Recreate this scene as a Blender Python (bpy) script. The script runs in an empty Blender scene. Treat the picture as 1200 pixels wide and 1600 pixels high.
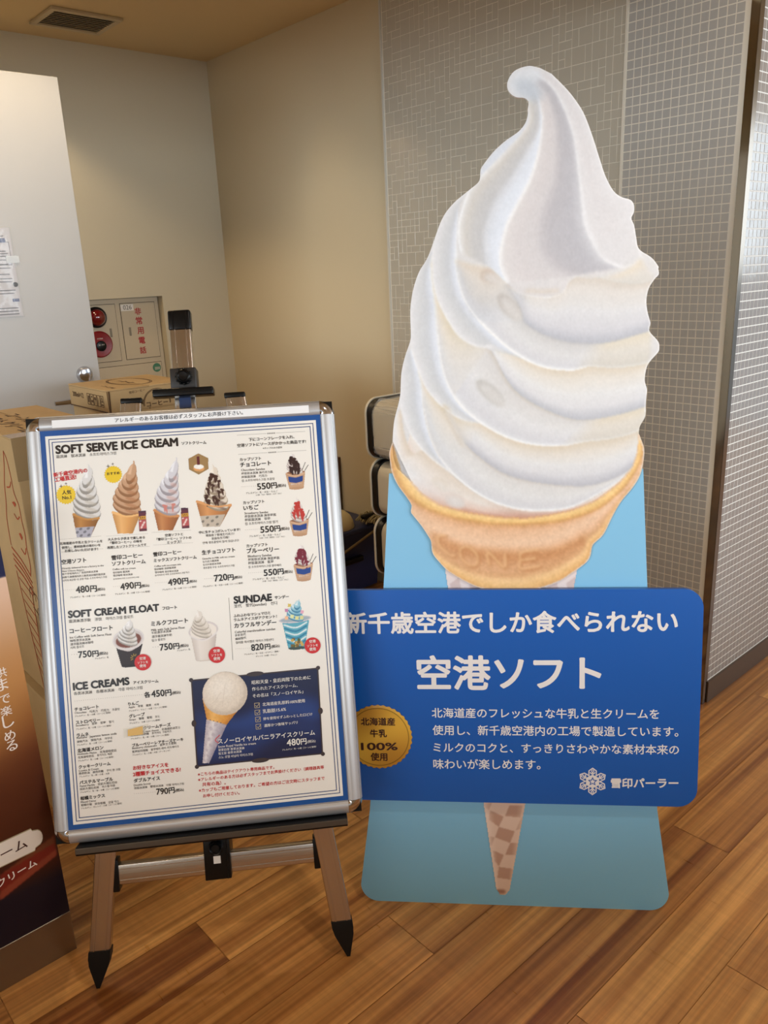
import bpy, bmesh, math, random
from mathutils import Matrix, Vector
from mathutils.geometry import delaunay_2d_cdt
import numpy as np
random.seed(7)
SC = bpy.context.scene
COL = SC.collection

# ---------------------------------------------------------------- camera
CAM_AXES = [[0.742578, -0.22268, 0.631658], [-0.668506, -0.188755, 0.719355], [-0.040957, -0.956444, -0.289028]]

cam_data = bpy.data.cameras.new('camera')
cam = bpy.data.objects.new('camera', cam_data); COL.objects.link(cam)
CX = [Vector((r[0], r[1], r[2])) for r in CAM_AXES]            # rows: world from (right, down, forward)
Rm = Matrix([[CAM_AXES[i][0], -CAM_AXES[i][1], -CAM_AXES[i][2]] for i in range(3)]).to_4x4()
cam.matrix_world = Matrix.Translation((0, 0, 1.43)) @ Rm
cam_data.sensor_fit = 'HORIZONTAL'; cam_data.sensor_width = 36
cam_data.lens = 36*1242/1200; cam_data.clip_start = .05
SC.camera = cam

# ---------------------------------------------------------------- daylight, lamps, exposure
SC.view_settings.view_transform = 'Standard'; SC.view_settings.look = 'None'
SC.view_settings.exposure = 0.12; SC.view_settings.gamma = 1; SC.view_settings.use_curve_mapping = False
world = bpy.data.worlds.new('daylight'); SC.world = world; world.use_nodes = True
bg = world.node_tree.nodes['Background']
bg.inputs[0].default_value = (.78, .90, 1.0, 1); bg.inputs[1].default_value = .66

def spot(x, y, z, power, color, angle=120, blend=.25, radius=.05, aim=None):
    l = bpy.data.lights.new('down_spot', 'SPOT'); l.energy = power; l.color = color
    l.spot_size = math.radians(angle); l.spot_blend = blend; l.shadow_soft_size = radius
    o = bpy.data.objects.new('down_spot', l); COL.objects.link(o); o.location = (x, y, z)
    if aim: o.rotation_euler = (Vector(aim)-Vector((x, y, z))).to_track_quat('-Z', 'Y').to_euler()
    return o
def window_light(loc, aim, w, h, power, color):
    l = bpy.data.lights.new('window_light', 'AREA'); l.shape = 'RECTANGLE'; l.size = w; l.size_y = h
    l.energy = power; l.color = color
    o = bpy.data.objects.new('window_light', l); COL.objects.link(o); o.location = loc
    o.rotation_euler = (Vector(aim)-Vector(loc)).to_track_quat('-Z', 'Y').to_euler()
    return o
WARM = (1.0, .74, .44)
spot(1.06, 3.58, 2.45, 26, WARM, 122, .35)       # alcove, by the cabinet
spot(2.02, 2.93, 2.45, 13, WARM, 84, 1.0, .1)          # alcove, over the stacked seats
spot(-.34, 3.0, 2.45, 20, WARM, 122)
spot(1.0, 2.46, 2.45, 22, WARM, 140, .5)         # in front of the door
spot(-2.06, -.38, 2.45, 25, WARM, 130, .5)       # hall
spot(-1.78, -2.04, 2.45, 25, WARM, 130, .5)
spot(1.0, .1, 2.45, 30, (1.0, .92, .82), 130, .6)  # added spot, brightens the cut-out stand and the floor
spot(-.35, .1, 2.45, 40, (1.0, .82, .60), 130, .6)  # added warm spot above the camera, brightens the menu board
window_light((-6.5, -.6, 1.75), (1, .6, 1.2), 5, 1.5, 240, (.86, .94, 1.0))
window_light((1.2, -6.2, 1.75), (1.2, 1, 1.2), 6, 1.5, 225, (.86, .94, 1.0))
window_light((6.2, -2.5, 1.9), (2.0, 1.5, 1.2), 4, 1.2, 80, (.80, .92, 1.0))

# ---------------------------------------------------------------- print painter
# Printed pictures (the giant soft serve, the menu photos) are flat prints.  Their ink is
# laid down on a small canvas and carried by the colours of a fine mesh.
import numpy as np

def smooth(pts, n):
    """Catmull-Rom through pts, resampled to n points by length."""
    p = np.asarray(pts, float)
    if len(p) > 2:
        q = np.vstack([2*p[0]-p[1], p, 2*p[-1]-p[-2]])
        out = []
        t = np.linspace(0, 1, 12, endpoint=False)[:, None]
        for i in range(1, len(q)-2):
            a, b, c, d = q[i-1], q[i], q[i+1], q[i+2]
            out.append(.5*((2*b)+(c-a)*t+(2*a-5*b+4*c-d)*t**2+(3*b-a-3*c+d)*t**3))
        p = np.vstack(out+[p[-1:]])
    s = np.r_[0, np.cumsum(np.hypot(*np.diff(p, axis=0).T))]
    u = np.linspace(0, s[-1], n)
    return np.c_[np.interp(u, s, p[:, 0]), np.interp(u, s, p[:, 1])]

class Canvas:
    def __init__(self, x0, y0, x1, y1, res, col=(235, 235, 235)):
        self.x0, self.y0, self.res = x0, y0, res
        self.w, self.h = int((x1-x0)/res)+2, int((y1-y0)/res)+2
        self.a = np.zeros((self.h, self.w, 3)); self.a[:] = col
        self.m = np.zeros((self.h, self.w))
    def px(self, p):
        p = np.asarray(p, float)
        return (p[..., 0]-self.x0)/self.res, (p[..., 1]-self.y0)/self.res
    def inside(self, poly):
        """coverage mask (4x vertical samples not needed at this size)"""
        X, Y = self.px(poly)
        yy = np.arange(self.h)[:, None]; xx = np.arange(self.w)[None, :]
        ins = np.zeros((self.h, self.w), bool)
        n = len(X)
        for i in range(n):
            xa, ya, xb, yb = X[i], Y[i], X[i-1], Y[i-1]
            if ya == yb: continue
            r0, r1 = max(0, int(np.ceil(min(ya, yb)))), min(self.h-1, int(np.ceil(max(ya, yb)))-1)
            if r1 < r0: continue
            rows = np.arange(r0, r1+1)
            xc = xa+(rows-ya)*(xb-xa)/(yb-ya)
            ins[r0:r1+1] ^= (xx < xc[:, None])
        return ins
    def comp(self, col, alpha):
        self.a = self.a*(1-alpha[..., None])+np.asarray(col)*alpha[..., None]
    def poly(self, poly, col, alpha=1., soft=0, mark=True):
        m = self.inside(poly).astype(float)
        if mark: self.m = np.maximum(self.m, m)
        if soft: m = blur(m, soft)
        self.comp(col, m*alpha)
    def ell(self, cx, cy, rx, ry, col, rot=0, alpha=1., soft=0, mark=True):
        t = np.linspace(0, 2*np.pi, 40, endpoint=False)
        c, s = np.cos(rot), np.sin(rot)
        x, y = rx*np.cos(t), ry*np.sin(t)
        self.poly(np.c_[cx+c*x-s*y, cy+s*x+c*y], col, alpha, soft, mark)
    def line(self, pts, width, col, alpha=1., soft=0, mark=False):
        p = smooth(pts, max(8, 6*len(pts)))
        d = np.gradient(p, axis=0); d /= np.hypot(d[:, 0], d[:, 1])[:, None]+1e-9
        nrm = np.c_[-d[:, 1], d[:, 0]]
        w = np.interp(np.linspace(0, 1, len(p)), np.linspace(0, 1, len(np.atleast_1d(width))), np.atleast_1d(width))[:, None]
        self.poly(np.vstack([p+nrm*w/2, (p-nrm*w/2)[::-1]]), col, alpha, soft, mark)
    def band(self, A, B, stops, soft=0, alpha=1., ends=None, mark=False):
        """strip between curves A and B; stops = (s, r, g, b[, alpha]); ends fades alpha along the strip"""
        A, B = np.asarray(A, float), np.asarray(B, float)
        L = max(np.hypot(*np.diff(A, axis=0).T).sum(), np.hypot(*np.diff(B, axis=0).T).sum())
        n = int(L/self.res*1.6)+8
        a, b = smooth(A, n), smooth(B, n)
        m = int(np.hypot(*(b-a).T).max()/self.res*1.6)+4
        s = np.linspace(0, 1, m)
        st = np.array([tuple(q)+((1.,) if len(q) == 4 else ()) for q in stops])
        cols = np.stack([np.interp(s, st[:, 0], st[:, k]) for k in range(1, 5)], 1)
        P = a[:, None]*(1-s[None, :, None])+b[:, None]*s[None, :, None]
        X, Y = self.px(P)
        X = np.clip(np.rint(X).astype(int), 0, self.w-1); Y = np.clip(np.rint(Y).astype(int), 0, self.h-1)
        buf = np.zeros((self.h, self.w, 4)); hit = np.zeros((self.h, self.w))
        C = np.broadcast_to(cols[None], (n, m, 4)).copy()
        if ends:
            u = np.linspace(0, 1, n)
            C[..., 3] *= np.interp(u, [e[0] for e in ends], [e[1] for e in ends])[:, None]
        buf[Y, X] = C; hit[Y, X] = 1
        al = buf[..., 3]*hit
        if mark: self.m = np.maximum(self.m, hit)
        if soft:
            pre = blur(buf[..., :3]*al[..., None], soft); al2 = blur(al, soft)
            col = pre/np.maximum(al2, 1e-4)[..., None]; al = al2
        else: col = buf[..., :3]
        self.a = self.a*(1-(al*alpha)[..., None])+col*(al*alpha)[..., None]
    def grain(self, amp, size, seed=1, mask=None):
        r = np.random.RandomState(seed)
        g = blur(r.randn(self.h, self.w), size); g /= g.std()+1e-9
        self.a += (g*amp*(1 if mask is None else mask))[..., None]
    def soften(self, r): self.a = blur(self.a, r)
    def linear(self):
        c = np.clip(self.a, 0, 255)/255.
        return np.where(c <= .04045, c/12.92, ((c+.055)/1.055)**2.4)
    def sample(self, pts):
        X, Y = self.px(pts)
        X = np.clip(X, 0, self.w-1.001); Y = np.clip(Y, 0, self.h-1.001)
        i, j = X.astype(int), Y.astype(int); fx, fy = (X-i)[:, None], (Y-j)[:, None]
        L = self.linear()
        return (L[j, i]*(1-fx)+L[j, i+1]*fx)*(1-fy)+(L[j+1, i]*(1-fx)+L[j+1, i+1]*fx)*fy

def blur(a, r):
    k = max(1, int(np.ceil(r*2.5)))
    x = np.arange(-k, k+1); g = np.exp(-x**2/(2.*r*r)); g /= g.sum()
    for ax in (0, 1):
        pad = [(0, 0)]*a.ndim; pad[ax] = (k, k)
        b = np.pad(a, pad, mode='edge'); out = np.zeros_like(a, dtype=float)
        for i, w in enumerate(g):
            sl = [slice(None)]*a.ndim; sl[ax] = slice(i, i+a.shape[ax]); out += w*b[tuple(sl)]
        a = out
    return a

def paint_soft_serve(K, res=.0019):
    allp = np.array(K['OUT_L']+K['OUT_R']+K['CONE'])
    cv = Canvas(allp[:, 0].min()-.01, allp[:, 1].min()-.01, allp[:, 0].max()+.01, allp[:, 1].max()+.01, res, (229, 228, 229))
    C = K
    W, G1, G2, CR, BL = (243, 245, 249), (219, 219, 222), (207, 207, 212), (233, 225, 202), (228, 233, 242)
    LEFT = [(0, 240, 240, 242), (.1, 232, 232, 235), (.35, 222, 223, 226), (.62, 216, 218, 223), (.8, 226, 230, 239), (.93, 235, 239, 247), (1, 247, 249, 252)]
    # basin above the wafer rim
    cv.band(C['D'], C['RIM_IN'], [(0, 206, 192, 168), (.2, 232, 224, 208), (.6, 238, 232, 221), (.85, 234, 214, 190), (1, 214, 168, 116)])
    cv.band(C['sh_E'], C['lowE'], [(0, 205, 172, 135, 1), (.5, 224, 190, 150, 1), (1, 190, 130, 80, 1)], soft=3, ends=[(0, 0), (.3, .8), (.7, .9), (1, 0)])
    pits(cv, K['pits'][:2])
    # lowest fold, left, runs down into the wafer
    cv.band(C['LE_a'], C['LE_b'], [(0, 240, 240, 242), (.25, 236, 235, 236), (.6, 238, 232, 220), (1, 226, 214, 186)], soft=1, ends=[(0, 1), (.5, 1), (1, 0)])
    # level D
    cv.band(C['LD_a'], C['LD_b'], LEFT, soft=1)
    cv.band(C['Dp'], C['D'][3:], [(0, 216, 210, 200), (.12, 228, 226, 224), (.5, 232, 232, 233), (.85, 224, 224, 228), (.95, 226, 227, 231), (1, 248, 249, 251)], soft=.8)
    cv.band(C['C'][4:], C['Dp'], [(0, 226, 214, 180), (.22, 234, 228, 212), (.5, 235, 235, 236), (.75, 228, 228, 232), (.93, 209, 209, 216), (1, 203, 203, 210)], soft=.8)
    cv.band(C['CL'][2:], C['D'][0:5], [(0, 226, 214, 176), (.3, 236, 230, 214), (.75, 226, 227, 230), (1, 222, 222, 224)], soft=1.5, ends=[(0, .9), (.7, .9), (1, 0)])
    # level C
    cv.band(C['LC_a'], C['LC_b'], LEFT, soft=1)
    cv.band(C['Cp'], C['C'][4:], [(0, 214, 208, 196), (.1, 226, 224, 223), (.5, 233, 233, 235), (.86, 225, 225, 230), (.95, 230, 231, 235), (1, 249, 250, 252)], soft=.8)
    cv.band(C['Cp'][6:], C['C'][9:], [(0, 232, 222, 188, 1), (.5, 232, 227, 212, 1), (1, 224, 219, 204, 1)], soft=2, ends=[(0, 0), (.3, .9), (1, 1)])
    cv.band(C['B'][2:], C['Cp'], [(0, 228, 217, 186), (.2, 235, 230, 216), (.5, 236, 236, 237), (.78, 229, 229, 233), (.94, 209, 210, 217), (1, 204, 205, 212)], soft=.8)
    cv.band(C['AL'], C['C'][0:5], [(0, 228, 217, 176), (.35, 236, 229, 208), (.8, 228, 228, 230), (1, 224, 224, 227)], soft=1.5, ends=[(0, .7), (.6, .9), (1, .2)])
    # level B
    cv.band(C['LB_a'], C['LB_b'], LEFT, soft=1)
    cv.band(C['Bp'], C['B'][2:], [(0, 205, 204, 207), (.12, 220, 219, 220), (.5, 230, 230, 232), (.86, 224, 224, 229), (.95, 230, 231, 235), (1, 249, 250, 252)], soft=.8)
    cv.band(C['Bp'][5:], C['B'][8:], [(0, 234, 226, 196, 1), (.5, 230, 226, 214, 1), (1, 221, 217, 204, 1)], soft=2, ends=[(0, 0), (.3, .9), (1, 1)])
    cv.band(C['cap'][3:], C['Bp'], [(0, 222, 214, 198), (.15, 231, 227, 220), (.5, 231, 231, 234), (.8, 222, 222, 228), (.94, 207, 208, 216), (1, 201, 202, 210)], soft=.8)
    cv.band(C['cap'][3:6], C['Bp'][0:3], [(0, 214, 214, 219, 1), (1, 204, 205, 212, 1)], soft=4, ends=[(0, .3), (.5, 1), (1, .8)])
    # shade pocket under the cap, left
    cv.band(C['cap'][0:5], [C['B'][0], C['B'][2], C['B'][3], C['Bp'][2]], [(0, 230, 218, 190), (.3, 228, 222, 210), (.75, 215, 215, 219), (1, 222, 224, 230)], soft=2, ends=[(0, .9), (.6, .9), (1, 0)])
    pits(cv, K['pits'][2:])
    # cap
    cv.poly(C['r2'][3:]+C['capb'][2:]+C['lobe'][0:2]+C['r4'][::-1][:7], (228, 226, 228), 1, .8, False)
    cv.poly(C['OUT_L'][8:19]+C['r1'][::-1], (226, 231, 240), 1, 1.5, False)
    cv.band(C['r1'], C['r1b'], [(0, 246, 248, 251), (.08, 232, 231, 230), (.25, 221, 218, 212), (.5, 214, 213, 214), (.8, 212, 212, 215), (1, 226, 229, 236)], soft=1.2)
    cv.band(C['r1b'], C['r2'], [(0, 226, 229, 236), (.4, 231, 236, 245), (.8, 234, 239, 248), (.95, 246, 248, 253), (1, 236, 236, 240)], soft=1)
    cv.band(C['r2'], C['v3'], [(0, 246, 247, 250), (.08, 230, 227, 228), (.35, 225, 221, 223), (.8, 221, 218, 221), (1, 208, 205, 210)], soft=1.2)
    cv.band(C['v3'], C['r4'], [(0, 208, 205, 210), (.2, 203, 201, 207), (.7, 202, 201, 208), (.92, 214, 214, 220), (1, 238, 239, 243)], soft=1.2)
    cv.band(C['r4'], [C['OUT_R'][i] for i in range(len(C['OUT_R'])-1, 25, -1)]+C['lobeb'][::-1][:2], [(0, 240, 241, 245), (.1, 231, 230, 233), (.45, 228, 226, 229), (.8, 231, 230, 233), (1, 234, 234, 238)], soft=1)
    cv.poly(C['r4'][7:]+C['lobeb']+[C['OUT_R'][27]], (229, 228, 231), .8, 5, False)
    cv.line(C['r4'][8:]+C['lobeb'][1:4], .004, (243, 243, 246), .8, 1)
    cv.band(C['lobe'], C['cap'][8:], [(0, 236, 226, 196, 1), (.5, 230, 226, 216, 1), (1, 222, 219, 210, 1)], soft=2, ends=[(0, .3), (.3, 1), (1, .9)])
    # curl of the tip
    cv.poly(C['OUT_L'][0:9]+z_tip(K), (233, 237, 243), .9, 3, False)
    cv.ell(*K['curl'], (205, 212, 222), -.5, .8, 3.5, False)
    # clear edges of each fold
    for k, a, b in (('D', 1, 14), ('C', 1, 10), ('B', 1, 10), ('r1', 4, 9), ('r2', 2, 10)):
        cv.line(C[k][a:b], [.001, .003, .003, .001], (250, 251, 253), .75, .7)
    for k, a, b in (('AL', 1, 7), ('CL', 1, 7), ('DL', 1, 6), ('capb', 2, 8)):
        cv.line(C[k][a:b], [.001, .0025, .001], (246, 247, 250), .6, .7)
    cv.line(C['cap'][5:8], .006, (226, 212, 178), .6, 2)
    cv.a = 253-(255-cv.a)*np.array([1.20, 1.18, 1.20])
    cv.a[..., 2] += .42*np.maximum(0, (cv.a[..., 0]+cv.a[..., 1])/2-cv.a[..., 2])
    cv.grain(1.6, .7, 3); cv.grain(.7, 2.2, 5)
    # wafer
    wm = np.maximum(cv.inside(C['CONE']+C['RIM_IN'][::-1]).astype(float), 0)
    body = Canvas.__new__(Canvas); body.__dict__.update(cv.__dict__); body.a = np.zeros_like(cv.a); body.a[:] = (232, 184, 140)
    body.band(C['RIM_LO'], C['CONE'][6:], [(0, 218, 164, 112), (.1, 232, 188, 150), (.3, 238, 202, 170), (.55, 236, 194, 158), (.76, 218, 168, 122), (.84, 244, 204, 150), (.95, 236, 188, 124), (1, 214, 160, 104)], soft=1.5)
    body.band(C['wl'], C['wl2'], [(0, 214, 152, 96, 0), (.4, 200, 140, 90, 1), (1, 200, 140, 90, 0)], soft=3)
    body.band(C['RIM_IN'], C['RIM_LO'], [(0, 224, 174, 108), (.25, 246, 212, 150), (.7, 242, 200, 130), (1, 214, 162, 100)], soft=.9)
    body.grain(3.5, .8, 8); body.grain(2, 4, 9)
    a = blur(wm, .6)[..., None]
    cv.a = cv.a*(1-a)+body.a*a
    for g in K['emboss']:
        cv.line(g, .008, (190, 126, 74), .55, 1.4)
        cv.line([(x-.003, y+.003) for x, y in g], .005, (246, 208, 160), .6, 1.2)
    # pale cut edge of the print
    rim = np.array(K['OUT_R'])
    cv.line(K['OUT_R'][3:], .003, (252, 252, 252), .9, .6)
    return cv

def z_tip(K):
    return K['tipfill']

def pits(cv, rows):
    for (x, y, rx, ry, rot, c) in rows:
        cv.ell(x-.001, y+.001, rx, ry, [q-14 for q in c], rot, .75, 1.6, False)
        cv.ell(x+.004, y-.004, rx*.9, ry*.75, (229, 227, 225), rot, .75, 2.2, False)

# data measured on the things themselves (metres, each in its own thing's frame)
MENU_TEXT = [
 ('SOFT SERVE ICE CREAM', -0.2592, 0.807, -0.0124, 0.8076, 'h', 0.0),
 ('ソフトクリーム', -0.0044, 0.8092, 0.0463, 0.8078, 'b', 0.0),
 ('霜淇淋\u3000软冰淇淋\u3000소프트아이스크림', -0.2599, 0.7973, -0.1392, 0.7973, 'g', 0.0),
 ('新千歳空港内の', -0.2672, 0.759, -0.1993, 0.7645, 'r', 0.0),
 ('工場直送!', -0.2659, 0.7483, -0.2225, 0.7523, 'r', 0.0),
 ('人気', -0.2529, 0.7217, -0.2349, 0.7218, 'k', 0.0),
 ('No.1', -0.2531, 0.7117, -0.2356, 0.712, 'k', 0.0),
 ('おすすめ', -0.1606, 0.7557, -0.1349, 0.7561, 'k', 0.0),
 ('北海道産の牛乳と生クリームを', -0.2651, 0.6183, -0.1795, 0.6173, 'k', 0.0),
 ('使用し、素材由来の味わいを', -0.2617, 0.6097, -0.1839, 0.6096, 'k', 0.0),
 ('お楽しみいただけます！', -0.2561, 0.6025, -0.1897, 0.6015, 'k', 0.0),
 ('大人から子供まで楽しめる', -0.1682, 0.6196, -0.0932, 0.6185, 'k', 0.0),
 ('「雪印コーヒー」の味を', -0.164, 0.612, -0.0997, 0.6112, 'k', 0.0),
 ('再現したソフトクリームです', -0.1706, 0.6027, -0.0914, 0.6032, 'k', 0.0),
 ('空港ソフトと', -0.0519, 0.6193, -0.015, 0.6195, 'k', 0.0),
 ('「雪印コーヒー」ソフトの', -0.0697, 0.6121, 0.0014, 0.6108, 'k', 0.0),
 ('ミックス！', -0.0487, 0.6036, -0.0197, 0.6038, 'k', 0.0),
 ('空港ソフト', -0.2639, 0.5783, -0.2149, 0.5791, 'b', 0.0),
 ('雪印コーヒー', -0.1635, 0.5787, -0.1007, 0.5801, 'b', 0.0),
 ('ソフトクリーム', -0.1636, 0.5672, -0.0957, 0.5672, 'b', 0.0),
 ('雪印コーヒー', -0.0785, 0.5796, -0.0213, 0.5813, 'b', 0.0),
 ('ミックスソフトクリーム', -0.0784, 0.5678, 0.0092, 0.5685, 'b', 0.0),
 ('Directly delivered from a factory in the', -0.2639, 0.5679, -0.1807, 0.5678, 'g', 0.0),
 ('New Chitose Airport.', -0.2643, 0.5623, -0.2196, 0.5619, 'g', 0.0),
 ('新千岁机场内工厂直送的软冰淇淋', -0.2643, 0.5558, -0.1929, 0.5561, 'g', 0.0),
 ('由新千歲機場內的工廠直送店鋪的霜淇淋', -0.2645, 0.5492, -0.1786, 0.5493, 'g', 0.0),
 ('신치토세공항 내 공장 직송 소프트아이스크림', -0.2645, 0.5424, -0.176, 0.5433, 'g', 0.0),
 ('Coffee soft ice cream', -0.1631, 0.5579, -0.1167, 0.5573, 'g', 0.0),
 ('雪印咖啡 霜淇淋', -0.1629, 0.5505, -0.1291, 0.551, 'g', 0.0),
 ('雪印咖啡 软冰淇淋', -0.1629, 0.5444, -0.1236, 0.5444, 'g', 0.0),
 ('유키지루시 커피 소프트아이스크림', -0.1633, 0.5378, -0.1114, 0.538, 'g', 0.0),
 ('Coffee soft ice-cream mix', -0.0784, 0.5575, -0.0235, 0.5578, 'g', 0.0),
 ('雪印咖啡 双拼霜淇淋', -0.0789, 0.5506, -0.0343, 0.5515, 'g', 0.0),
 ('雪印咖啡 混合软冰淇淋', -0.0781, 0.5444, -0.03, 0.5443, 'g', 0.0),
 ('유키지루시 커피 소프트아이스크림 믹스', -0.0785, 0.5383, -0.0074, 0.5395, 'g', 0.0),
 ('アレルゲン：乳・小麦（コーンに使用）', -0.2522, 0.5067, -0.181, 0.5063, 'g', 0.0),
 ('アレルゲン：乳・小麦（コーンに使用）', -0.162, 0.506, -0.0911, 0.5062, 'g', 0.0),
 ('アレルゲン：乳・小麦（コーンに使用）', -0.0656, 0.5073, 0.0049, 0.5081, 'g', 0.0),
 ('480', -0.2393, 0.5165, -0.2128, 0.5175, 'n', 0.0135),
 ('円', -0.211, 0.5169, -0.1985, 0.5163, 'b', 0.0),
 ('(税込)', -0.1973, 0.5167, -0.1814, 0.5173, 'k', 0.0),
 ('・・・・・・・', -0.2639, 0.5237, -0.2412, 0.5235, 'g', 0.0),
 ('490', -0.1495, 0.5152, -0.1224, 0.5174, 'n', 0.0135),
 ('円', -0.1208, 0.5165, -0.1088, 0.5163, 'b', 0.0),
 ('(税込)', -0.1076, 0.5166, -0.0913, 0.5173, 'k', 0.0),
 ('・・・・', -0.1644, 0.5228, -0.152, 0.5227, 'g', 0.0),
 ('490', -0.0524, 0.5165, -0.0253, 0.518, 'n', 0.0135),
 ('円', -0.0235, 0.5174, -0.0113, 0.5176, 'b', 0.0),
 ('(税込)', -0.0094, 0.5179, 0.0062, 0.5191, 'k', 0.0),
 ('・・・・・・・', -0.0789, 0.5236, -0.0555, 0.5237, 'g', 0.0),
 ('中に生チョコが入っています!', 0.0179, 0.62, 0.1033, 0.6201, 'k', 0.0),
 ('裡面放了整塊生巧克力！', 0.0313, 0.6128, 0.0908, 0.6127, 'g', 0.0),
 ('里面有生巧哦！', 0.043, 0.6055, 0.0793, 0.6058, 'g', 0.0),
 ('안에 생초콜릿이 들어 있습니다!', 0.0239, 0.5979, 0.0992, 0.5978, 'g', 0.0),
 ('Ganache in Milk soft ice cream', 0.0208, 0.5656, 0.0879, 0.5657, 'g', 0.0),
 ('生巧克力霜淇淋', 0.0211, 0.5586, 0.0547, 0.5593, 'g', 0.0),
 ('生巧牛奶软冰淇淋', 0.0212, 0.5521, 0.0589, 0.553, 'g', 0.0),
 ('생초콜릿 우유 소프트아이스크림', 0.0214, 0.5456, 0.086, 0.5462, 'g', 0.0),
 ('アレルゲン：乳・大豆・小麦（コーンに使用）', 0.0182, 0.5071, 0.1012, 0.5081, 'g', 0.0),
 ('生チョコソフト', 0.0211, 0.5759, 0.09, 0.577, 'b', 0.0),
 ('720', 0.0428, 0.5175, 0.0697, 0.519, 'n', 0.0135),
 ('円', 0.0711, 0.5178, 0.0824, 0.5179, 'b', 0.0),
 ('(税込)', 0.084, 0.5186, 0.1005, 0.5198, 'k', 0.0),
 ('・・・・・', 0.0224, 0.5236, 0.041, 0.5234, 'g', 0.0),
 ('下にコーンフレークを入れ、', 0.1352, 0.8075, 0.231, 0.8077, 'k', 0.0),
 ('空港ソフトにソースがかかった商品です!', 0.1103, 0.7964, 0.2546, 0.7961, 'k', 0.0),
 ('※カップのみの提供', 0.1634, 0.7889, 0.2038, 0.7882, 'g', 0.0),
 ('カップソフト', 0.1135, 0.7664, 0.1578, 0.7667, 'k', 0.0),
 ('チョコレート', 0.1134, 0.7542, 0.1779, 0.7541, 'b', 0.0),
 ('Chocolate Sundae', 0.1146, 0.7454, 0.1643, 0.745, 'g', 0.0),
 ('杯装软冰淇淋 淋巧克力酱', 0.1146, 0.7378, 0.1804, 0.7374, 'g', 0.0),
 ('杯裝霜淇淋\u3000巧克力', 0.1143, 0.7302, 0.1678, 0.7301, 'g', 0.0),
 ('컵 소프트아이스크림 초콜릿', 0.1143, 0.7224, 0.1828, 0.7223, 'g', 0.0),
 ('550', 0.1457, 0.7039, 0.1735, 0.7047, 'n', 0.0132),
 ('円', 0.1754, 0.7045, 0.187, 0.7051, 'b', 0.0),
 ('(税込)', 0.1878, 0.705, 0.206, 0.7057, 'k', 0.0),
 ('・・・・・・・・', 0.1135, 0.7113, 0.143, 0.7109, 'g', 0.0),
 ('アレルゲン：乳・大豆・りんご', 0.1213, 0.6961, 0.1877, 0.6961, 'g', 0.0),
 ('（小麦・そば・落花生・えび・かに）', 0.1416, 0.6914, 0.1955, 0.6914, 'g', 0.0),
 ('カップソフト', 0.1138, 0.6751, 0.1581, 0.6752, 'k', 0.0),
 ('いちご', 0.1137, 0.6629, 0.1451, 0.6627, 'b', 0.0),
 ('Strawberry Sundae', 0.1149, 0.6541, 0.1646, 0.6535, 'g', 0.0),
 ('杯装软冰淇淋 淋草莓酱', 0.1149, 0.6465, 0.1807, 0.6458, 'g', 0.0),
 ('杯裝霜淇淋\u3000草莓', 0.1147, 0.639, 0.1681, 0.6385, 'g', 0.0),
 ('컵 소프트아이스크림 딸기', 0.1146, 0.6311, 0.1832, 0.6306, 'g', 0.0),
 ('550', 0.146, 0.6125, 0.1738, 0.6131, 'n', 0.0132),
 ('円', 0.1757, 0.6129, 0.1873, 0.6134, 'b', 0.0),
 ('(税込)', 0.1881, 0.6134, 0.2063, 0.6139, 'k', 0.0),
 ('・・・・・・・・', 0.1138, 0.62, 0.1433, 0.6195, 'g', 0.0),
 ('アレルゲン：乳・大豆・りんご', 0.1216, 0.6048, 0.188, 0.6044, 'g', 0.0),
 ('（小麦・そば・落花生・えび・かに）', 0.1419, 0.6, 0.1958, 0.5997, 'g', 0.0),
 ('カップソフト', 0.1141, 0.5838, 0.1584, 0.5837, 'k', 0.0),
 ('ブルーベリー', 0.114, 0.5716, 0.1812, 0.5708, 'b', 0.0),
 ('Blueberry Sundae', 0.1153, 0.5629, 0.1649, 0.562, 'g', 0.0),
 ('杯装软冰淇淋 淋蓝莓酱', 0.1153, 0.5553, 0.1811, 0.5542, 'g', 0.0),
 ('杯裝霜淇淋\u3000藍莓', 0.115, 0.5477, 0.1684, 0.547, 'g', 0.0),
 ('컵 소프트아이스크림 블루베리', 0.1149, 0.5398, 0.1835, 0.539, 'g', 0.0),
 ('550', 0.1463, 0.521, 0.1741, 0.5215, 'n', 0.0132),
 ('円', 0.176, 0.5214, 0.1876, 0.5218, 'b', 0.0),
 ('(税込)', 0.1884, 0.5217, 0.2066, 0.5222, 'k', 0.0),
 ('・・・・・・・・', 0.1141, 0.5288, 0.1436, 0.5281, 'g', 0.0),
 ('アレルゲン：乳・大豆・りんご', 0.1219, 0.5135, 0.1883, 0.5128, 'g', 0.0),
 ('（小麦・そば・落花生・えび・かに）', 0.1422, 0.5086, 0.1961, 0.508, 'g', 0.0),
 ('SOFT CREAM FLOAT', -0.2582, 0.467, -0.0754, 0.4662, 'h', 0.0),
 ('フロート', -0.0681, 0.4673, -0.0385, 0.4673, 'b', 0.0),
 ('霜淇淋漂浮飲\u3000浮饮\u3000아이스크림 플로트', -0.2584, 0.4563, -0.1281, 0.4553, 'g', 0.0),
 ('コーヒーフロート', -0.2581, 0.4349, -0.1719, 0.4351, 'b', 0.0),
 ('ミルクフロート', -0.0931, 0.4356, -0.018, 0.4367, 'b', 0.0),
 ('Ice Coffee with Soft Serve Float', -0.2588, 0.424, -0.1746, 0.4239, 'g', 0.0),
 ('咖啡漂浮冰淇淋', -0.2586, 0.4167, -0.2177, 0.4167, 'g', 0.0),
 ('漂浮霜淇淋冰咖啡', -0.2587, 0.4094, -0.2122, 0.4102, 'g', 0.0),
 ('커피 플로트', -0.2592, 0.4022, -0.2309, 0.4033, 'g', 0.0),
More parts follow.
